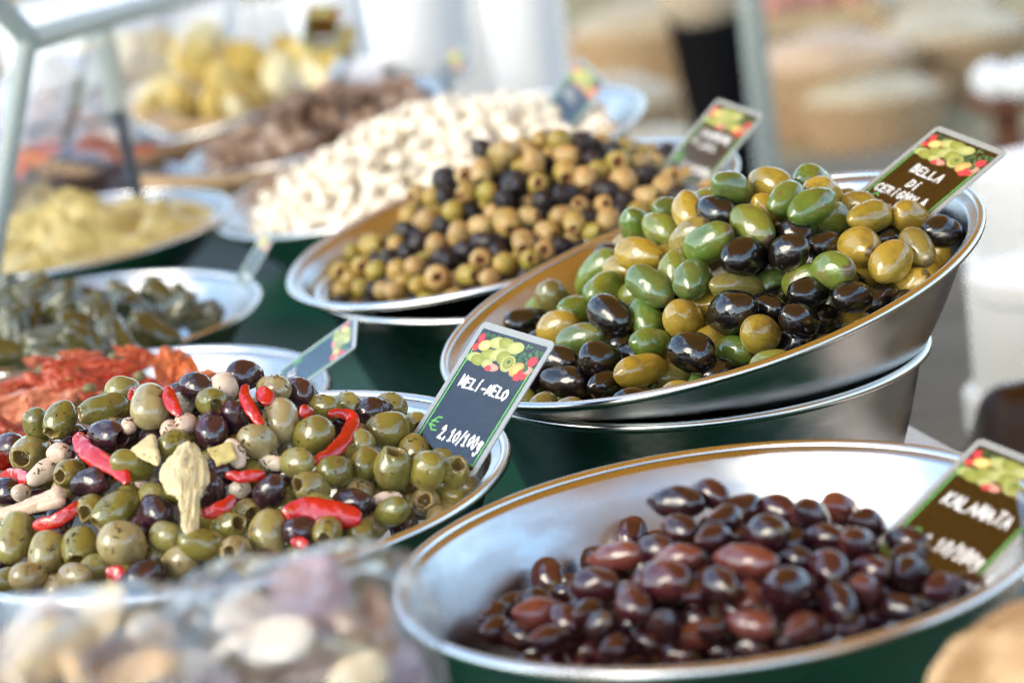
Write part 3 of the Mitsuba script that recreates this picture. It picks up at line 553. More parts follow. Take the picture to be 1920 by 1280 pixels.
for pts, lab, seed, base in (
    ([(hp(248, 846, 10), hp(285, 820, 10)), (hp(285, 820, 12), hp(298, 860, 6)), (hp(248, 846, 8), hp(296, 870, 5)), (hp(265, 835, 14), hp(290, 845, 12))], 'pale artichoke wedge left of the large artichoke heart', 5, (.58, .48, .25)),
    ([(hp(392, 842, 5), hp(432, 830, 5)), (hp(432, 830, 5), hp(440, 858, 5)), (hp(392, 842, 5), hp(408, 872, 5)), (hp(408, 872, 5), hp(440, 858, 5)), (hp(392, 842, 5), hp(440, 858, 5))], 'square yellowish artichoke piece right of the large artichoke heart', 6, (.56, .46, .18)),
    ([(hp(8, 965, 12), hp(60, 948, 14)), (hp(60, 948, 14), hp(108, 928, 16)), (hp(80, 950, 10), hp(112, 940, 10))], 'long pinkish artichoke strip at the left edge of the mix', 7, (.60, .42, .30))):
    if seed in (5, 6):
        h_ = Manifold.batch_hull([Manifold.sphere(r * .6, 16).translate(list(map(float, p))) for sg in pts for p, r in sg])
        m = rough(manif(h_.refine_to_length(.0014), 3), .0012, 260, seed)
    else: m = rough(blob(pts), .0014, 200, seed)
    solo('artichoke_piece', m, 'matte_food', lab, 'artichoke', 'artichoke pieces in the olive mix', smooth=True, color=tint(m, base, seed, 150, .78, .45, (.16, .10, .04)))
# dried herb flecks sticking to the mix: one uncountable scatter
g = np.random.default_rng(5); fl = []
mixed = [i for i in ITEMS if i.bowl is meli and i.layer == 0]
for it in mixed:
    for _ in range(8):
        d = g.normal(size=3); d[2] = abs(d[2]); d[1] -= .5; d = unit(d); ca = d @ it.axis
        rr = 1 / math.sqrt((ca / it.L) ** 2 + (1 - ca * ca) / it.B ** 2)
        s = g.uniform(.0004, .0012); t = trimesh.creation.box((s * 2.6, s * .8, s * .5)); t.apply_transform(frame(it.P + d * rr * 1.0, d, g.normal(size=3))); fl.append(t)
solo('herb_flakes', trimesh.util.concatenate(fl), 'herb', 'dried herb flakes sprinkled over the olive and pepper mix', 'herbs', kind='stuff')

# ------------------------------------------------------------------ dried tomatoes
def slab(b_z, px, py, a, c, ang, th, seed, tilt=.3, base=(.5, .1, .03), lift=.0):
    """a wrinkled flat piece seen at (px, py) with half axes a, c pixels, lying at height b_z"""
    g = np.random.default_rng(seed); P = on_z(px, py, b_z); s = 1.0 * pix(P)[2] / F
    n = 28; aa = np.linspace(0, 2 * np.pi, 2 * n + 1)[:-1]; rr = np.linspace(.0, 1, 15)
    edge = 1 + .28 * (meshkit.noise(np.stack([np.cos(aa) * 2.4 + seed, np.sin(aa) * 2.4, 0 * aa], -1), seed) - .5) * 2
    X = np.concatenate([[0], (rr[1:, None] * edge * np.cos(aa)).ravel()]); Y = np.concatenate([[0], (rr[1:, None] * edge * np.sin(aa)).ravel()])
    R = np.concatenate([[0], np.repeat(rr[1:], 2 * n)])
    A = a * s; C = c * s
    zz = (meshkit.fbm(np.stack([X * 2.2 + seed, Y * 2.2, 0 * X], -1), 3, seed) - .5) * C * .9 + C * .30 * R ** 2 * np.sin(2 * np.arctan2(Y, X) + seed) + 0.0016 * (1 - 4 * np.abs(meshkit.fbm(np.stack([X * 7 + seed, Y * 5, 0 * X], -1), 2, seed) - .5))
    h = th * np.sqrt(np.clip(1 - R ** 2, 0, 1)) + .0004
    top = np.stack([X * A, Y * C, zz + h], -1); bot = np.stack([X * A, Y * C, zz - h], -1); N = len(X)
    f = []
    for i in range(14):
        for j in range(2 * n):
            j2 = (j + 1) % (2 * n); o = 1 + (i - 1) * 2 * n
            if i == 0: f.append([0, 1 + j, 1 + j2])
            else: f += [[o + j, o + 2 * n + j, o + 2 * n + j2], [o + j, o + 2 * n + j2, o + j2]]
    f = np.array(f); o = 1 + 13 * 2 * n; k = np.arange(2 * n); k2 = (k + 1) % (2 * n)
    fr = np.stack([o + k, N + o + k, N + o + k2], -1); fr2 = np.stack([o + k, N + o + k2, o + k2], -1)
    m = tri(np.vstack([top, bot]), np.vstack([f, f[:, ::-1] + N, fr, fr2]))
    A_ = math.radians(ang); xax = M @ np.array([math.cos(A_), math.sin(A_), 0]); view = -unit(P - CAM)
    nrm = unit(view * (1 - tilt) + np.array([0, 0, 1]) * tilt)
    return rough(moved(m, frame(P, nrm, xax)), .0012, 95, seed)
TOM = [(55, 762, 92, 40, -10, 0, (.62, .21, .11), 'broad pale salmon dried tomato half lying at the left'), (195, 690, 82, 22, -4, 0, (.50, .075, .03), 'long red dried tomato at the top of the heap'),
       (120, 715, 70, 24, 10, 0, (.44, .06, .025), 'dark red dried tomato above the salmon one'), (265, 722, 80, 20, 6, 0, (.46, .055, .02), 'red dried tomato behind the tall pale olive'),
       (332, 690, 52, 42, 62, .0, (.58, .13, .035), 'upright pointed orange dried tomato at the right end'), (30, 725, 55, 20, -14, 0, (.50, .08, .03), 'red dried tomato at the left edge above the others'),
       (90, 682, 50, 12, 6, 0, (.52, .12, .06), 'thin orange dried tomato at the back left'), (20, 815, 60, 26, 12, 0, (.36, .045, .02), 'dark red dried tomato low at the left edge'),
       (270, 672, 60, 14, 14, 0, (.48, .09, .03), 'small red dried tomato at the back of the heap'), (385, 712, 40, 18, 20, 0, (.55, .14, .05), 'small orange dried tomato right of the upright one'),
       (90, 815, 60, 26, -20, 0, (.42, .06, .025), 'red dried tomato tucked behind the olive mix'), (200, 760, 50, 22, 20, 0, (.44, .07, .03), 'dried tomato behind the pitted olive on top'),
       (150, 668, 40, 12, 0, 0, (.56, .13, .06), 'orange dried tomato slice at the back edge'), (310, 728, 46, 16, -6, 0, (.40, .06, .03), 'dark dried tomato below the upright one')]
for k, (x, y, a, c, ang, _, base, lab) in enumerate(TOM):
    m = slab(.085 + .012 * (y < 720), x, y, a, c, ang, .0035, 40 + k, .25, base)
    solo('dried_tomato', m, 'pulp', lab, 'dried tomato', 'dried tomatoes in the bowl behind the olive mix', smooth=True, color=tint(m, base, 40 + k, 70, .65, .7, (.40, .22, .06)))
for k, (x, y) in enumerate(sorted([(80, 692), (167, 728), (200, 741), (142, 697), (215, 668), (262, 705)])):
    m = trimesh.creation.icosphere(2, .0042); m.apply_scale([1.2, .9, .9]); m.apply_translation(on_z(x, y, .098))
    solo('caper', m, 'skin_soft', f'{nth(k)} olive green caper from the left among the dried tomatoes', 'caper', 'capers among the dried tomatoes', smooth=True, color=tint(m, (.16, .14, .05), k))

# ------------------------------------------------------------------ stuffed vine leaves
DOL = [(110, 580, 50, 27, -38), (20, 560, 40, 24, 60), (62, 548, 34, 22, -30), (188, 600, 46, 24, 70), (255, 590, 44, 22, 40), (330, 590, 44, 22, -28), (380, 592, 34, 20, -20), (230, 555, 32, 18, 30), (300, 555, 36, 18, 35),
       (30, 625, 48, 24, 75), (95, 640, 46, 22, -10), (160, 645, 44, 20, 40), (220, 640, 46, 20, 62), (285, 625, 46, 22, 30), (5, 600, 30, 26, 0), (60, 600, 36, 22, 85), (140, 615, 30, 22, 10), (345, 560, 30, 14, 50), (150, 558, 32, 18, 15), (20, 665, 46, 20, 10), (110, 672, 50, 16, 4)]
DOL.sort(key=lambda e: e[0])
for k, (x, y, a, c, ang) in enumerate(DOL):
    P = on_z(x, y, .088 - .0001 * abs(x - 150)); s = 1.12 * pix(P)[2] / F; A_ = math.radians(ang)
    ax = unit(M @ np.array([math.cos(A_), math.sin(A_), rng.uniform(-.4, .4)])); L, B = a * s, 1.22 * c * s
    pr = [(.001, -L), (B * .72, -L * .97), (B * .95, -L * .8), (B * 1.02, -L * .3), (B, L * .3), (B * .94, L * .8), (B * .7, L * .97), (.001, L)]
    m = lathe(pr, 26); v = np.array(m.vertices)
    th = np.arctan2(v[:, 1], v[:, 0]); v *= (1 + .07 * np.sign(np.sin(th * 2.5 + v[:, 2:].ravel() * 120)) * (np.hypot(v[:, 0], v[:, 1]) > B * .5))[:, None]
    m = tri(v, m.faces); m = m.subdivide(); m = rough(m, .0016, 130, k); m = moved(m, frame(P, ax, rng.normal(size=3)))
    solo('vine_leaf_roll', m, 'skin_oily', f'{nth(k)} dark stuffed vine leaf roll from the left in its bowl', 'vine leaf roll', 'stuffed vine leaf rolls in the left bowl', smooth=50, color=None) if 0 else \
        solo('vine_leaf_roll', m, 'skin_oily', f'{nth(k)} dark stuffed vine leaf roll from the left in its bowl', 'vine leaf roll', 'stuffed vine leaf rolls in the left bowl', smooth=True, color=tint(m, (.075, .068, .018), k, 90, .5, 1.0, (.13, .11, .04)))

# ------------------------------------------------------------------ garlic, mushrooms, artichoke hearts
g = np.random.default_rng(21)
def scatter(b, spacing, rmax, seed, lift):
    gg = np.random.default_rng(seed); pts = []
    for _ in range(9000):
        r, t = b.ri * rmax * math.sqrt(gg.random()), gg.random() * 2 * np.pi; p = np.array([r * math.cos(t), r * math.sin(t)])
        if all(np.hypot(*(p - q)) > spacing for q in pts): pts.append(p)
    return [b.C + b.m[:3, :3] @ np.array([p[0], p[1], b.heap(*p) + lift]) for p in pts]
def clove(L, B, seed):
    m = lathe([(.0003, L), (B * .3, L * .86), (B * .7, L * .5), (B, -.1 * L), (B * .9, -.6 * L), (B * .5, -.9 * L), (.0003, -L * .95)], 14)
    v = np.array(m.vertices); v[:, 0] += .35 * B * (v[:, 2] / L) ** 2; v[:, 1] *= .8
    v = v * (1 + .14 * (meshkit.noise(v / B * 1.5 + seed, seed) - .5))[:, None]; return tri(v, m.faces)
cl = sorted(scatter(feta, .0205, .84, 2, .004), key=lambda p: pix(p)[0])
lo_ = sorted(scatter(feta, .024, .86, 3, -.010), key=lambda p: pix(p)[0])
for k, p in enumerate(cl + lo_):
    m = moved(clove(g.uniform(.0125, .0165), g.uniform(.0082, .0105), k), frame(p, g.normal(size=3) + [0, 0, .3], g.normal(size=3)))
    solo('garlic_clove', m, 'skin_soft', (f'{nth(k)} peeled white garlic clove from the left on the heap' if k < len(cl) else 'peeled white garlic clove under the top cloves'), 'garlic clove', 'peeled garlic cloves in the tilted bowl',
         smooth=True, color=tint(m, (.84, .77, .64), k, 90, .9, .2))
mus.heap = lambda u, v: -.012 + .040 * np.exp(-((u - .01) / .09) ** 2 - ((v - .01) / .08) ** 2)
ms_ = sorted(scatter(mus, .021, .86, 4, .004), key=lambda p: pix(p)[0])
for k, p in enumerate(ms_):
    L, B = g.uniform(.017, .025), g.uniform(.010, .015)
    m = lathe([(.0003, L * .8), (B * .5, L * .78), (B * .9, L * .55), (B * 1.15, L * .2), (B * .95, L * .05), (B * .45, -.05 * L), (B * .4, -L * .7), (.0003, -L * .8)], 16)
    m = rough(moved(m, frame(p, g.normal(size=3), g.normal(size=3))), .0022, 130, k)
    solo('mushroom', m, 'skin_soft', f'{nth(k)} brown marinated mushroom from the left in its tilted bowl', 'mushroom', 'marinated mushrooms in the tilted bowl', smooth=True,
         color=tint(m, [(.22, .12, .07), (.36, .23, .15), (.13, .07, .04), (.46, .33, .24)][k % 4], k, 60, .7, .6))
HEARTS = [(300, 175, 30, 0), (370, 120, 42, 1), (340, 190, 28, 0), (430, 165, 38, 0), (470, 120, 40, 1), (520, 150, 36, 0), (560, 110, 32, 0), (610, 100, 28, 0), (400, 200, 26, 0), (480, 180, 28, 0), (385, 70, 34, 1), (640, 75, 24, 0), (585, 140, 24, 0), (540, 90, 24, 1), (275, 200, 24, 0), (445, 205, 22, 0)]
HEARTS.sort()
for k, (x, y, r, st) in enumerate(HEARTS):
    d = 3.40 + (180 - y) * .0006; P = at(x, y, d); s = d / F; R = 1.55 * r * s
    ax = unit(np.array([g.uniform(-1, 1), g.uniform(-.9, .1), g.uniform(.2, 1.1)])); side = unit(np.cross(ax, [0, 1, .3]))
    segs = [((P - ax * R * .5, R * .40), (P + ax * R * .55, R * .16))]
    for q_ in range(6):
        a_ = q_ * 1.047 + k; o_ = side * math.cos(a_) + np.cross(ax, side) * math.sin(a_)
        segs += [((P - ax * R * .45 + o_ * R * .25, R * .33), (P + ax * R * .25 + o_ * R * .42, R * .22)), ((P + ax * R * .25 + o_ * R * .42, R * .22), (P + ax * R * .85 + o_ * R * .20, R * .10))]
    if st: segs += [((P - ax * R * .5, R * .28), (P - ax * R * 1.7, R * .17))]
    else: segs += [((P - ax * R * .5, R * .26), (P - ax * R * 1.1, R * .18))]
    m = rough(bones(segs, R * .16, 8), R * .10, 1.1 / R, k)
    solo('artichoke_heart', m, 'skin_soft', f'{nth(k)} yellow artichoke heart from the left in the tilted rear bowl', 'artichoke', 'artichoke hearts in the tilted rear bowl', smooth=True, color=tint(m, [(.64, .50, .17), (.76, .69, .44), (.58, .43, .11)][k % 3], k, 45, .7, .6))

# ------------------------------------------------------------------ pastes: one heaped mass each
def paste(b, name, label, cat, base, peak, seed, lumps=.012, shine='pulp'):
    n = 70; r = np.linspace(0, 1, 34) * b.ri * .95; a = np.arange(n * 2) * np.pi / n
    Rr, Aa = np.meshgrid(r, a, indexing='ij'); X, Y = Rr * np.cos(Aa), Rr * np.sin(Aa)
    e = Rr / (b.ri * .95)
    q = np.stack([X * (22 if lumps < .02 else 30) + seed, Y * (22 if lumps < .02 else 30), 0 * X], -1)
    Z = -.008 + peak * np.exp(-(e / .62) ** 2) + lumps * (meshkit.fbm(q, 4, seed) - .45) * 2 * (1 - e ** 4) + .004 * np.sin(e * 26 + 3 * np.cos(Aa * 2 + seed)) * (1 - e ** 3)
    v = np.stack([X, Y, Z], -1).reshape(-1, 3); N = 2 * n
    i, j = np.meshgrid(np.arange(33), np.arange(N), indexing='ij'); j2 = (j + 1) % N
    f = np.stack([i * N + j, (i + 1) * N + j, (i + 1) * N + j2, i * N + j2], -1).reshape(-1, 4)
    m = moved(tri(v, np.vstack([f[:, [0, 1, 2]], f[:, [0, 2, 3]]])), b.m)
    solo(name, m, shine, label, cat, smooth=True, color=tint(m, base, seed, 45, .75, .5))
paste(hum, 'chickpea_paste', 'beige chickpea paste heaped in swirls with oil in its bowl', 'paste', (.47, .37, .13), .022, 3, .030, 'skin_soft')
paste(tap, 'olive_paste', 'dark brown black olive paste heaped in the bowl below the tongs', 'paste', (.03, .016, .016), .05, 5)
paste(red, 'pepper_paste', 'orange red pepper paste in the far left bowl', 'paste', (.55, .10, .02), .03, 8)

# ------------------------------------------------------------------ price tags
GLY = {'M': [[(-.05, 0), (.1, 1), (.5, .12), (.92, 1), (1.08, 0)]], 'E': [[(.9, 1), (.05, 1), (0, 0), (.9, 0)], [(.03, .52), (.7, .52)]], 'L': [[(.05, 1), (0, 0), (.85, .02)]], 'i': [[(.4, .72), (.4, 0)], [(.5, 1.05), (.42, .95)]],
       'I': [[(.4, 1), (.4, 0)]], '-': [[(.15, .45), (.85, .45)]], 'O': [[(.5, 1), (.05, .7), (.08, .2), (.5, 0), (.93, .25), (.93, .75), (.5, 1)]], '2': [[(.05, .75), (.4, 1), (.8, .75), (.1, .05), (.5, .12), (.9, 0)]], ',': [[(.4, .1), (.2, -.2)]],
       '1': [[(.15, .7), (.5, 1), (.5, 0)], [(.2, 0), (.8, 0)]], '0': [[(.5, 1), (.1, .6), (.15, .15), (.5, 0), (.9, .4), (.85, .85), (.5, 1)]], '/': [[(.1, -.15), (.9, 1.1)]],
       'g': [[(.8, .65), (.4, .75), (.15, .45), (.4, .15), (.8, .35), (.8, .7), (.8, -.2), (.4, -.42), (.1, -.25)]], 'B': [[(0, 0), (.05, 1), (.7, .9), (.65, .6), (.05, .52), (.8, .42), (.8, .1), (0, 0)]], 'A': [[(0, 0), (.5, 1), (1, 0)], [(.2, .4), (.8, .4)]],
       'D': [[(.05, 0), (.05, 1), (.7, .85), (.95, .45), (.6, .05), (.05, 0)]], 'C': [[(.9, .85), (.5, 1), (.08, .6), (.1, .2), (.5, 0), (.9, .12)]], 'R': [[(0, 0), (.05, 1), (.75, .9), (.7, .55), (.05, .48), (.9, 0)]], 'G': [[(.9, .85), (.5, 1), (.08, .6), (.1, .2), (.5, 0), (.9, .2), (.9, .45), (.55, .45)]],
       'N': [[(0, 0), (.05, 1), (.9, 0), (.95, 1)]], 'K': [[(.05, 1), (0, 0)], [(.9, 1), (.1, .45), (.95, 0)]], 'T': [[(0, 1), (1, 1)], [(.5, 1), (.48, 0)]], 'S': [[(.85, .85), (.45, 1), (.1, .75), (.8, .3), (.45, 0), (.05, .15)]], 'U': [[(.05, 1), (.1, .2), (.5, 0), (.85, .2), (.95, 1)]],
       '€': [[(.9, .9), (.5, 1), (.15, .6), (.15, .35), (.5, 0), (.9, .1)], [(-.05, .62), (.7, .62)], [(-.05, .38), (.65, .38)]], ' ': []}
def write(text, x0, x1, y, h, th, z, dz=.0002):
    """pen strokes from x0 to x1 on the base line y"""
    n = len(text); cw = (x1 - x0) / n; ls = []
    gg = np.random.default_rng(len(text) + int(1e4 * x1))
    for k, ch in enumerate(text):
        ox, oy = x0 + k * cw, y + gg.uniform(-.06, .06) * h; sc = gg.uniform(.9, 1.08)
        sl_ = gg.uniform(-.10, .14)
        for st in GLY[ch]:
            jit = gg.normal(size=(len(st), 2)) * .035
            ls.append(LineString([(ox + (px + jx + sl_ * py) * cw * .74, oy + (py + jy) * h * sc) for (px, py), (jx, jy) in zip(st, jit)]).buffer(th * gg.uniform(.88, 1.15), 6))
    geo = union_all(ls); out = []
    for q in getattr(geo, 'geoms', [geo]):
        e = trimesh.creation.extrude_polygon(q, dz, engine='earcut'); e.apply_translation((0, 0, z)); out.append(e)
    return trimesh.util.concatenate(out)
def discs(lst, z):
    vs, fs, cs = [], [], []; n = 0
    for k, (x, y, rx, ry, rot, col) in enumerate(lst):
        a = np.arange(16) * 2 * np.pi / 16; p = np.stack([rx * np.cos(a), ry * np.sin(a)], -1); c, s = math.cos(rot), math.sin(rot)
        p = p @ np.array([[c, s], [-s, c]]) + [x, y]
        vs.append(np.c_[np.r_[p, [[x, y]]], np.full(17, z + k * 1.2e-6)]); i = np.arange(16)
        fs.append(np.stack([np.full(16, 16), i, (i + 1) % 16], -1) + n); n += 17
        cc = np.tile(np.array(col), (17, 1)); cc[16] = np.clip(cc[16] * 1.35 + .02, 0, 1); cs.append(cc)
    return tri(np.vstack(vs), np.vstack(fs)), np.vstack(cs)
RED_, LEM, GRN, PGR, PNK, LEAF, ORG = (.55, .05, .06), (.62, .42, .14), (.25, .28, .06), (.40, .42, .16), (.60, .28, .22), (.05, .12, .05), (.58, .34, .12)
def fruit_print(W, L):
    gg = np.random.default_rng(3); o = []
    for _ in range(60): o.append((gg.uniform(.55, .93), gg.uniform(.80, .935), gg.uniform(.012, .03), gg.uniform(.006, .014), gg.uniform(0, 3), tuple(np.array(LEAF) * gg.uniform(.6, 1.8))))
    for _ in range(20): o.append((gg.uniform(.07, .5), gg.uniform(.90, .935), gg.uniform(.012, .03), gg.uniform(.006, .012), gg.uniform(0, 3), tuple(np.array(LEAF) * gg.uniform(.5, 1.2))))
    o += [(.11, .90, .04, .03, .3, RED_), (.10, .85, .04, .025, 0, RED_), (.15, .80, .09, .028, .2, PGR), (.22, .79, .09, .03, -.2, GRN), (.34, .90, .11, .035, .1, PGR), (.46, .905, .12, .034, -.2, GRN), (.58, .90, .10, .036, .2, PGR),
          (.31, .83, .10, .035, .1, GRN), (.42, .845, .10, .038, .5, PGR), (.52, .835, .10, .04, -.3, GRN), (.36, .785, .07, .026, 0, PGR), (.20, .87, .075, .032, .3, LEM), (.20, .87, .055, .022, .3, (.85, .62, .22)), (.45, .775, .075, .022, 0, PNK), (.40, .765, .04, .016, 0, RED_),
          (.60, .815, .085, .050, .7, PGR), (.60, .82, .06, .036, .7, GRN), (.60, .825, .02, .012, .7, LEAF), (.745, .80, .085, .040, .8, ORG), (.745, .80, .06, .028, .8, LEM),
          (.87, .86, .06, .028, .6, RED_), (.83, .79, .055, .026, .2, RED_), (.88, .81, .05, .024, 0, PNK), (.80, .765, .05, .022, 0, RED_), (.87, .775, .04, .018, .3, RED_), (.84, .815, .03, .018, 0, LEAF)]
    return [(x * W, (.945 - (.945 - y) * 1.35) * L, rx * W * 1.05, ry * L * 1.25, rot, c) for x, y, rx, ry, rot, c in o]
def rrect(x0, y0, x1, y1, r): return sbox(x0 + r, y0 + r, x1 - r, y1 - r).buffer(r, 8)
def price_tag(label, TL, u, v, db, lines, ratio=1.55, sgn=-1, border=(.16, .50, .14), price=True):
    """a laminated card whose upper left corner is seen at TL, with edge vectors u (top edge) and v (left edge, downwards) in pixels; db: depth of its lower edge"""
    from scipy.optimize import least_squares
    u, v = np.array(u, float), np.array(v, float); uv = u @ v; TL = np.array(TL, float)
    ts = np.linspace(1, 3 * np.hypot(*u) + 40, 4000); f = (v @ v + (uv / ts) ** 2) - ratio ** 2 * (u @ u + ts ** 2)
    cr = np.nonzero(np.diff(np.sign(f)))[0]; t = ts[cr[-1]] if len(cr) else ts[np.argmin(np.abs(f))]
    s = db / F; x0 = [db + uv / (sgn * t) * s - sgn * t * s / 2, sgn * t * s, -uv / (sgn * t) * s]
    def corners(q): return at(*TL, q[0]), at(*(TL + u), q[0] + q[1]), at(*(TL + v), q[0] + q[2])
    def res(q):
        A, B, C_ = corners(q); p, r = B - A, C_ - A
        return [p @ r / np.linalg.norm(p) / np.linalg.norm(r), .5 * math.log(np.linalg.norm(r) / np.linalg.norm(p) / ratio), (q[0] + q[2] + q[1] / 2 - db) * 10]
    P, B_, C_ = corners(least_squares(res, x0).x); u3, v3 = B_ - P, C_ - P
    W, L = np.linalg.norm(u3), np.linalg.norm(v3); x = u3 / W; y = -unit(v3 - x * (v3 @ x)); z = np.cross(x, y)
    m = np.eye(4); m[:3, 0], m[:3, 1], m[:3, 2], m[:3, 3] = x, y, z, P - y * L
    k = thing('price_tag', label, 'price tag', 'laminated price tags stuck in the bowls')
    sl = rrect(0, 0, W, L, .06 * W); inner = sbox(.052 * W, .035 * L, .948 * W, .955 * L)
    part(k, 'sleeve', moved(trimesh.creation.extrude_polygon(sl.difference(inner.buffer(-.0002)), .0009, engine='earcut'), m), 'sleeve_clear')
    c = trimesh.creation.extrude_polygon(inner, .0007, engine='earcut'); c.apply_translation((0, 0, .0001)); part(k, 'card', moved(c, m), 'card_gloss')
    fp, fc = discs(fruit_print(W, L), .00085); part(k, 'fruit_picture', moved(fp, m), 'print_gloss', color=fc)
    bw = .016 * W; xs0, xs1, yb, yt = .075 * W, .925 * W, .065 * L, .80 * L
    bd = union_all([sbox(xs0, yb, xs0 + bw, yt), sbox(xs1 - bw, yb, xs1, yt * .98), sbox(xs0, yb, xs1, yb + bw)])
    b = trimesh.creation.extrude_polygon(bd, .00015, engine='earcut'); b.apply_translation((0, 0, .0008)); part(k, 'border', moved(b, m), 'pen_green')
    ws = [write(tx, a * W, b_ * W, y_ * L, h * L, .0105 * W, .0008) for tx, a, b_, y_, h in lines]
    for w_ in ws: part(k, 'writing', moved(w_, m), 'pen_white')
    if price: part(k, 'euro_sign', moved(write('€', .13 * W, .29 * W, .20 * L, .10 * L, .0085 * W, .0008), m), 'pen_green')
    return k, m, W, L
PR = ('2,10/100g', .31, .90, .145, .085)
price_tag('tag reading meli-melo leaning at the right edge of the olive mix', (908, 603), (136, 40), (-154, 245), heap_hit(meli, 825, 850) - .012, [('MELi-MELO', .18, .84, .535, .075), ('2,10/100g', .31, .90, .17, .085)])
price_tag('tag reading bella di cerignola in the large tilted bowl', (1759, 237), (132, 50), (-200, 166), heap_hit(bella, 1640, 440) + .035, [('BELLA', .27, .70, .56, .075), ('Di', .40, .58, .44, .07), ('CERiGNOLA', .12, .82, .325, .07), ('2,10/100g', .31, .90, .17, .08)])
price_tag('tag reading kalamata standing in the bowl of dark purple olives', (1837, 822), (190, 75), (-215, 218), heap_hit(kal, 1715, 1075) + .018, [('KALAMATA', .18, .84, .50, .085), ('2,10/100g', .31, .90, .20, .085)])
price_tag('blurred tag standing behind the heap of small pitted olives', (1346, 186), (88, 31), (-115, 140), heap_hit(mid, 1262, 345) + .03, [('SAUMURE', .2, .84, .56, .075), ('A', .18, .27, .45, .07), ('LAiL', .36, .70, .43, .075), PR])
price_tag('blurred tag at the right end of the bowl of garlic', (1087, 107), (53, 46), (-84, 120), heap_hit(feta, 1035, 235) + .02, [('AiL', .25, .65, .5, .10), PR])
price_tag('faint blurred tag standing in the mushroom bowl', (853, 82), (30, 25), (-62, 100), 3.02, [('CiLi', .2, .8, .5, .10), PR])
price_tag('small distant tag at the back of the artichoke bowl', (575, 8), (68, 4), (-12, 78), 3.40, [PR])
price_tag('narrow tag seen almost edge on at the vine leaf bowl', (497, 432), (22, 10), (-57, 98), 2.06, [PR])
price_tag('tag leaning low over the right edge of the dried tomato bowl', (672, 590), (-4, 62), (-148, 106), 1.72, [PR])

# ------------------------------------------------------------------ tongs, bags, things at the stall's edge
tg = thing('serving_tongs', 'metal serving tongs with dark tips standing open in the paste bowls', 'tongs')
ap = at(185, 20, 2.78)
for (mx, my, d1), (ex, ey, d2) in (((148, 150, 2.80), (118, 320, 2.86)), ((222, 215, 2.70), (264, 385, 2.60))):
    a_, b_ = at(mx, my, d1), at(ex, ey, d2)
    part(tg, 'arm', tube([ap, (ap + a_) / 2 + [0, 0, .006], a_], [.010, .013, .010], 12, flat=.25), 'painted_metal', smooth=40)
    part(tg, 'tip', tube([a_, (a_ + b_) / 2, b_], [.0065, .007, .006], 12), 'black_plastic', smooth=40)
def clear_bag(px, py, d, rx, ry, rz, label, seed):
    C = at(px, py, d); g = np.random.default_rng(seed)
    m = trimesh.creation.icosphere(4); v = np.array(m.vertices) + g.normal(size=(len(m.vertices), 3)) * .022
    sg = lambda t, p: np.sign(t) * np.abs(t) ** p
    v = np.stack([sg(v[:, 0], .6) * rx, sg(v[:, 1], .7) * ry, sg(v[:, 2], .55) * rz], -1)
    n1 = meshkit.fbm(v * 26 + seed, 3, seed) - .5; n2 = 1 - np.abs(meshkit.fbm(v * np.array([40, 40, 18]) + seed, 3, seed + 5) - .5) * 4
    v = v * (1.06 + .16 * n1 + .085 * n2)[:, None] + C
    key = solo('snack_bag', tri(v, m.faces), 'film_clear', label, 'bag', 'clear plastic bags of snacks at the front', smooth=14)
    pal = [(.74, .60, .36), (.80, .68, .46), (.66, .46, .25), (.36, .22, .15), (.82, .72, .55), (.72, .48, .24), (.30, .22, .26), (.82, .74, .60)]
    pts = []
    for _ in range(4000):
        p = g.uniform(-1, 1, 3)
        if np.linalg.norm(p) > .93: continue
        w = p * [rx, ry, rz]
        if all(np.linalg.norm(w - q) > .0205 for q in pts): pts.append(w)
    pts.sort(key=lambda q: pix(C + q)[0])
    for k, p in enumerate(pts):
        a = g.uniform(.014, .021)
        t = trimesh.creation.icosphere(3); t.apply_scale([a, a * g.uniform(.5, .95), a * g.uniform(.16, .4)])
        t = rough(t, .0035, 70, k + seed); t.apply_transform(frame(C + p, g.normal(size=3), g.normal(size=3)))
        solo('snack_piece', t, 'skin_soft', f'pale dried snack piece inside the {"right" if px > 350 else "left"} hand clear bag', 'snack', f'snack pieces in the {"right" if px > 350 else "left"} clear bag', smooth=True, color=tint(t, pal[g.integers(len(pal))], k, 120, .75, .5))
clear_bag(565, 1275, 1.0, .053, .045, .044, 'crumpled clear plastic bag of pale snacks right of the other bag', 3)
clear_bag(110, 1318, .98, .062, .045, .036, 'crumpled clear plastic bag of snacks in the lower left corner', 9)
# brown paper sack at the right front
C = at(2045, 1390, .99)
m = trimesh.creation.icosphere(5); v = np.array(m.vertices); v = np.sign(v) * np.abs(v) ** .85
v = v * (1 + .20 * (meshkit.fbm(v * 1.7 + 3, 4, 8) - .5) + .05 * np.abs(meshkit.fbm(v * 4 + 9, 3, 2) - .5))[:, None]; v = v * [.068, .062, .056] + C
solo('paper_sack', tri(v, m.faces), 'kraft_paper', 'crumpled light brown paper sack at the front right corner of the table', 'paper sack', smooth=True)
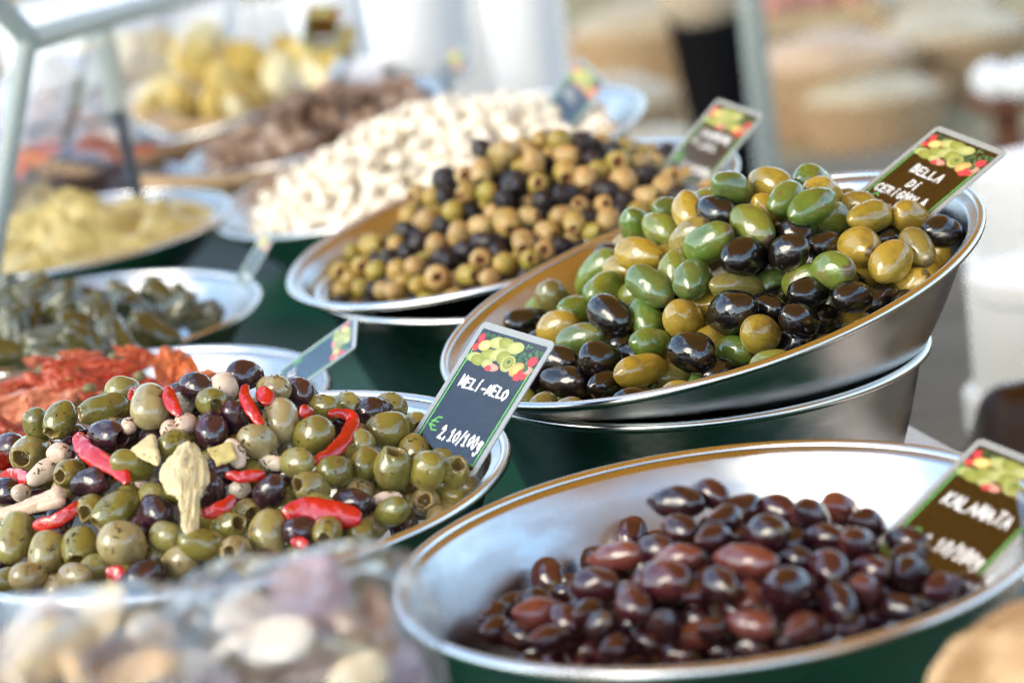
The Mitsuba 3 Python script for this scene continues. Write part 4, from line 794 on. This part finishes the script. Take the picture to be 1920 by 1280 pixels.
# sneeze guard at the far left
sgk = thing('sneeze_guard', 'pale painted metal sneeze guard frame with a glass pane at the left', 'sneeze guard')
p0, p1, p2, p3 = at(-40, 640, 2.35), at(52, 70, 2.35), at(420, -25, 3.6), at(-70, -60, 2.3)
part(sgk, 'post', tube([p0, p1], .0105, 14), 'painted_metal', smooth=40)
part(sgk, 'rail', tube(spline([p1 + [-.002, 0, -.004], p1 + (p2 - p1) * .5, p2], 12), .0125, 14), 'painted_metal', smooth=40)
part(sgk, 'brace', tube([p1, p3], .012, 14), 'painted_metal', smooth=40)
e = unit(p2 - p1); q0, q1 = p1 + e * .03 - [0, 0, .022], p2 - [0, 0, .022]
gp = tri([q0, q1, q1 + (p0 - p1) * .55, q0 + (p0 - p1) * .55], [[0, 1, 2], [0, 2, 3]]); part(sgk, 'pane', gp, 'pane_glass')

# ------------------------------------------------------------------ white tubs at the far end of the table
def white_tub(label, px, py, d, r, h, lid=True, taper=.9):
    P = at(px, py, d); t = thing('white_tub', label, 'tub', 'white plastic tubs at the far end of the stall')
    m4 = frame(P, (0, 0, 1))
    part(t, 'body', moved(lathe([(.001, 0), (r * taper - .006, 0), (r * taper, .006), (r, h - .004), (r - .003, h), (r - .006, h - .004), (r * taper - .004, .01), (.001, .01)], 48), m4), 'white_plastic', smooth=40)
    if lid: part(t, 'lid', moved(lathe([(.001, h + .004), (r + .002, h + .004), (r + .006, h + .001), (r + .006, h - .014), (r + .003, h - .014)][::-1], 48), m4), 'white_plastic', smooth=40)
white_tub('tall white tub rising behind the garlic bowl tag', 1000, 192, 3.62, .056, .30)
white_tub('wide white tub behind the mushroom bowl', 800, 150, 3.9, .085, .20)
white_tub('white tub behind the artichoke bowl', 640, 120, 4.1, .075, .17)
white_tub('white tub at the far left behind the tongs', 160, 150, 4.0, .13, .12)
white_tub('low white tub left of the artichoke bowl', 330, 110, 4.25, .12, .10)
n = 30; gx, gy = np.meshgrid(np.linspace(-1.55, -.09, n), np.linspace(1.95, 2.94, n), indexing='ij')
gz = .012 + .006 * meshkit.fbm(np.stack([gx * 6, gy * 6, gx * 0], -1), 3, 9)
v = np.stack([gx, gy, gz], -1).reshape(-1, 3); i, j = np.meshgrid(np.arange(n - 1), np.arange(n - 1), indexing='ij'); q = np.stack([i * n + j, (i + 1) * n + j, (i + 1) * n + j + 1, i * n + j + 1], -1).reshape(-1, 4)
solo('table_sheet', moved(tri(v, np.vstack([q[:, [0, 1, 2]], q[:, [0, 2, 3]]])), TM), 'white_cloth', 'white sheet covering the far end of the stall table', 'sheet', smooth=True)
bp = thing('back_panel', 'low white panel closing the far end of the stall', 'panel')
q0, q1 = at(20, 90, 4.55), at(1068, 90, 4.45)
ex = unit([q1[0] - q0[0], q1[1] - q0[1], 0]); wd = np.hypot(q1[0] - q0[0], q1[1] - q0[1]); n = 9
for k in range(n):
    mm = np.eye(4); mm[:3, 0] = ex; mm[:3, 1] = np.cross([0, 0, 1], ex); mm[:3, 3] = np.array([q0[0], q0[1], .075 - .36]) + ex * wd * (k + .5) / n
    part(bp, 'board', moved(boxm(wd / n - .004, .018, .72, bev=.003), mm), 'white_plastic')
# a folded pale cloth on the table
n = 40; gx, gy = np.meshgrid(np.linspace(-.32, .32, n), np.linspace(-.14, .14, n), indexing='ij')
gz = .012 + .035 * (meshkit.fbm(np.stack([gx * 9, gy * 9, gx * 0], -1), 3, 4)); P = at(330, 175, 3.75)
v = np.stack([gx + P[0], gy + P[1], gz + max(.0, 0)], -1).reshape(-1, 3); i, j = np.meshgrid(np.arange(n - 1), np.arange(n - 1), indexing='ij'); q = np.stack([i * n + j, (i + 1) * n + j, (i + 1) * n + j + 1, i * n + j + 1], -1).reshape(-1, 4)
solo('dish_cloth', tri(v, np.vstack([q[:, [0, 1, 2]], q[:, [0, 2, 3]]])), 'white_cloth', 'crumpled white cloth lying on the table behind the rear bowls', 'cloth', smooth=True)

# ------------------------------------------------------------------ the market behind, far out of focus
# white drums to the right of the table
def drum(label, x, y, z0, z1, r, lidm=None):
    t = thing('white_drum', label, 'drum', 'white plastic drums beyond the table'); h = z1 - z0; m4 = frame((x, y, z0), (0, 0, 1))
    part(t, 'body', moved(lathe([(.001, 0), (r * .93, 0), (r * .95, .01), (r, h * .8), (r + .012, h * .81), (r + .012, h * .86), (r, h * .87), (r, h), (.001, h)], 56), m4), 'white_plastic', smooth=35)
    if lidm: part(t, 'board', moved(lathe([(.001, h + .002), (r * .96, h + .002), (r, h + .006), (r, h + .022), (r * .96, h + .026), (.001, h + .026)], 56), m4), lidm, smooth=35)
p = at(1990, 300, 3.0); drum('tall white drum at the right edge beyond the table', p[0], p[1], GZ + .06, p[2], .115)
p = at(1965, 545, 2.6); drum('lower white drum with a white lid on top at right', p[0], p[1], GZ + .06, p[2], .085, 'white_plastic')
# brown leather bag on a crate
p = at(1925, 862, 2.25)
def crate(label, c, sx, sy, sz, rot=0.0, group='wooden crates standing in the market behind'):
    t = thing('wooden_crate', label, 'crate', group); m4 = frame(c, (0, 0, 1), (math.cos(rot), math.sin(rot), 0)); n = max(2, int(sz / .07))
    for k in range(n):
        z = (k + .5) * sz / n
        for s in (-1, 1):
            part(t, 'slat', moved(boxm(sx, .012, sz / n * .8, (0, s * sy / 2, z), .002), m4), 'pale_wood'); part(t, 'slat', moved(boxm(.012, sy - .014, sz / n * .8, (s * (sx / 2 - .008), 0, z), .002), m4), 'pale_wood')
    part(t, 'base', moved(boxm(sx - .04, sy - .03, .012, (0, 0, .01)), m4), 'pale_wood'); return t
crate('wooden crate under the brown leather bag right of the table', (p[0] + .1, p[1], GZ + .062), .42, .36, p[2] - .1 - GZ - .062)
t = thing('leather_bag', 'dark brown leather bag standing on a crate right of the table', 'bag')
b_ = Manifold.batch_hull([Manifold.sphere(.03, 24).translate([x, y, z]) for x, y, z in ((-.11, -.05, -.06), (.15, -.05, -.06), (-.11, .05, -.06), (.15, .05, -.06), (-.08, 0, .05), (.12, 0, .05))])
part(t, 'body', moved(rough(manif(b_.refine_to_length(.012), 4), .008, 18, 3), frame(p + [.07, 0, -.004], (0, 0, 1))), 'brown_leather', smooth=True)
a = np.linspace(0, np.pi, 16); part(t, 'handle', moved(tube(np.stack([.02 + .075 * np.cos(a), 0 * a, .06 + .075 * np.sin(a)], -1), .008, 10), frame(p + [.07, 0, -.004], (0, 0, 1))), 'brown_leather', smooth=True)
# the person standing behind, in a beige coat and black trousers
px_, py_ = at(1338, 150, 6.0)[:2]
pk = thing('person', 'person in beige coat and black trousers standing behind the stall seen side on', 'person')
def J(x, y, z): return np.array([px_ + x, py_ + y, GZ + z])
part(pk, 'trousers', bones([((J(-.005, .06, .80), .10), (J(-.0, .05, .48), .070)), ((J(0, .05, .48), .068), (J(-.01, .06, .13), .055)), ((J(.015, -.06, .80), .10), (J(.012, -.06, .48), .070)), ((J(.012, -.06, .48), .068), (J(.01, -.05, .13), .055)), ((J(0, .06, .82), .10), (J(0, -.06, .82), .10))], .025, 10), 'black_trousers', smooth=True)
part(pk, 'coat', bones([((J(0, .07, .80), .125), (J(0, -.07, .80), .125)), ((J(0, .07, .80), .12), (J(0, .10, 1.30), .11)), ((J(0, -.07, .80), .12), (J(0, -.10, 1.30), .11)), ((J(0, .10, 1.30), .11), (J(0, -.10, 1.30), .11)),
    ((J(0, .17, 1.36), .065), (J(-.04, .20, 1.08), .052)), ((J(-.04, .20, 1.08), .05), (J(-.20, .16, .95), .042)), ((J(0, -.17, 1.36), .065), (J(-.03, -.20, 1.08), .052)), ((J(-.03, -.20, 1.08), .05), (J(-.18, -.16, .94), .042)), ((J(0, 0, 1.36), .10), (J(0, 0, 1.44), .06))], .025, 10), 'beige_coat', smooth=True)
part(pk, 'head', bones([((J(-.005, 0, 1.42), .052), (J(-.01, 0, 1.52), .052)), ((J(0, 0, 1.60), .088), (J(-.02, 0, 1.55), .065)), ((J(-.085, 0, 1.585), .014), (J(-.10, 0, 1.57), .012)), ((J(0, .088, 1.585), .018), (J(.01, .09, 1.565), .014)), ((J(0, -.088, 1.585), .018), (J(.01, -.09, 1.565), .014))], .012, 6), 'human_skin', smooth=True)
part(pk, 'hair', bones([((J(.02, 0, 1.635), .092), (J(.035, 0, 1.57), .080)), ((J(-.02, 0, 1.655), .075), (J(.02, 0, 1.64), .09))], .015, 6), 'hair_brown', smooth=True)
for s in (1, -1):
    w = J(-.205 if s > 0 else -.185, .158 * s, .943)
    part(pk, 'hand', bones([((w, .030), (w + [-.06, 0, -.02], .034))] + [((w + [-.07, (f - 1.5) * .017, -.02], .011), (w + [-.07 - l, (f - 1.5) * .018, -.05], .008)) for f, l in enumerate((.05, .06, .058, .042))] + [((w + [-.03, -.03 * s, -.01], .012), (w + [-.075, -.045 * s, -.03], .009))], .008, 4), 'human_skin', smooth=True)
    part(pk, 'shoe', bones([((J(.02, .055 * s, .085), .042), (J(-.16, .055 * s, .075), .036)), ((J(.0, .055 * s, .10), .045), (J(.0, .055 * s, .14), .045))], .02, 6), 'black_plastic', smooth=True)
# baskets, crates and produce in the distance
FAR = [(1110, 150, 8.0, .30, .22), (1185, 190, 7.2, .26, .18), (1215, 60, 9.5, .34, .25), (1560, 190, 8.2, .30, .24), (1700, 130, 9.0, .36, .26), (1640, 250, 7.9, .24, .16), (1790, 210, 8.6, .30, .22)]
for k, (x, y, d, r, h) in enumerate(sorted(FAR)):
    w = ray(x, y); P = CAM + w * d; P[2] = GZ + .0
    basket('market_basket', f'{nth(k)} round wicker basket from the left on the sandy ground behind', (P[0], P[1], GZ + .002), r * .8, r, h, 'wicker baskets in the market behind')
    m = rough(trimesh.creation.icosphere(4, 1.0), .12, 2.2, k); m.apply_scale([r * .93, r * .93, h * .5]); m.apply_translation((P[0], P[1], GZ + h * .85))
    nm, lab, bs = [('bread_heap', 'pale loaves heaped in a far wicker basket', (.38, .28, .15)), ('onion_heap', 'light onions heaped in a far wicker basket', (.40, .32, .19)), ('peach_heap', 'pale peaches heaped in a far wicker basket', (.42, .28, .16))][[0, 1, 0, 2, 1, 0, 1][k]]
    solo('basket_filling', m, 'matte_food', f'{lab}, {nth(k)} basket from the left', 'produce', 'heaped produce in the far baskets', smooth=True, color=tint(m, bs, k, 12, .75, .5), kind=None)
p = at(1500, 90, 8.8); crate('pale crate with red fruit behind the white pole', (p[0], p[1], GZ + .004), .5, .4, .35, .2)
g = np.random.default_rng(8)
for k in range(30):
    m = trimesh.creation.icosphere(2, .06); m.apply_translation((p[0] + g.uniform(-.2, .2), p[1] + g.uniform(-.15, .15), GZ + .36 + g.uniform(-.03, .06)))
    solo('red_apple', m, 'skin_soft', 'red fruit piled in the pale crate behind the white pole', 'fruit', 'red fruit in the far crate', smooth=True, color=tint(m, (.40, .17, .11), k))
p = at(1885, 175, 6.2); t = thing('display_stand', 'rusty red display stand at the upper right holding white pots', 'stand')
part(t, 'post', boxm(.06, .06, p[2] - GZ - .03, (p[0] + .0, p[1], (p[2] + GZ - .03) / 2)), 'rust_paint'); part(t, 'top', boxm(.24, .22, .03, (p[0] + .03, p[1], p[2] - .015), .004), 'rust_paint'); part(t, 'base', boxm(.4, .3, .03, (p[0] + .08, p[1], GZ + .08), .004), 'rust_paint')
for k, (x, y) in enumerate(((1852, 85), (1862, 145), (1905, 95), (1908, 150), (1918, 60))):
    q = at(x, y, 6.15); m = lathe([(.001, .0), (.03, .0), (.045, .02), (.048, .05), (.03, .075), (.012, .085), (.001, .088)], 32)
    solo('white_pot', moved(m, frame((q[0], q[1] - .02 * k, p[2] + .002), (0, 0, 1))), 'white_plastic', f'{nth(k)} small white pot on the rusty display stand', 'pot', 'white pots on the rusty stand', smooth=True)
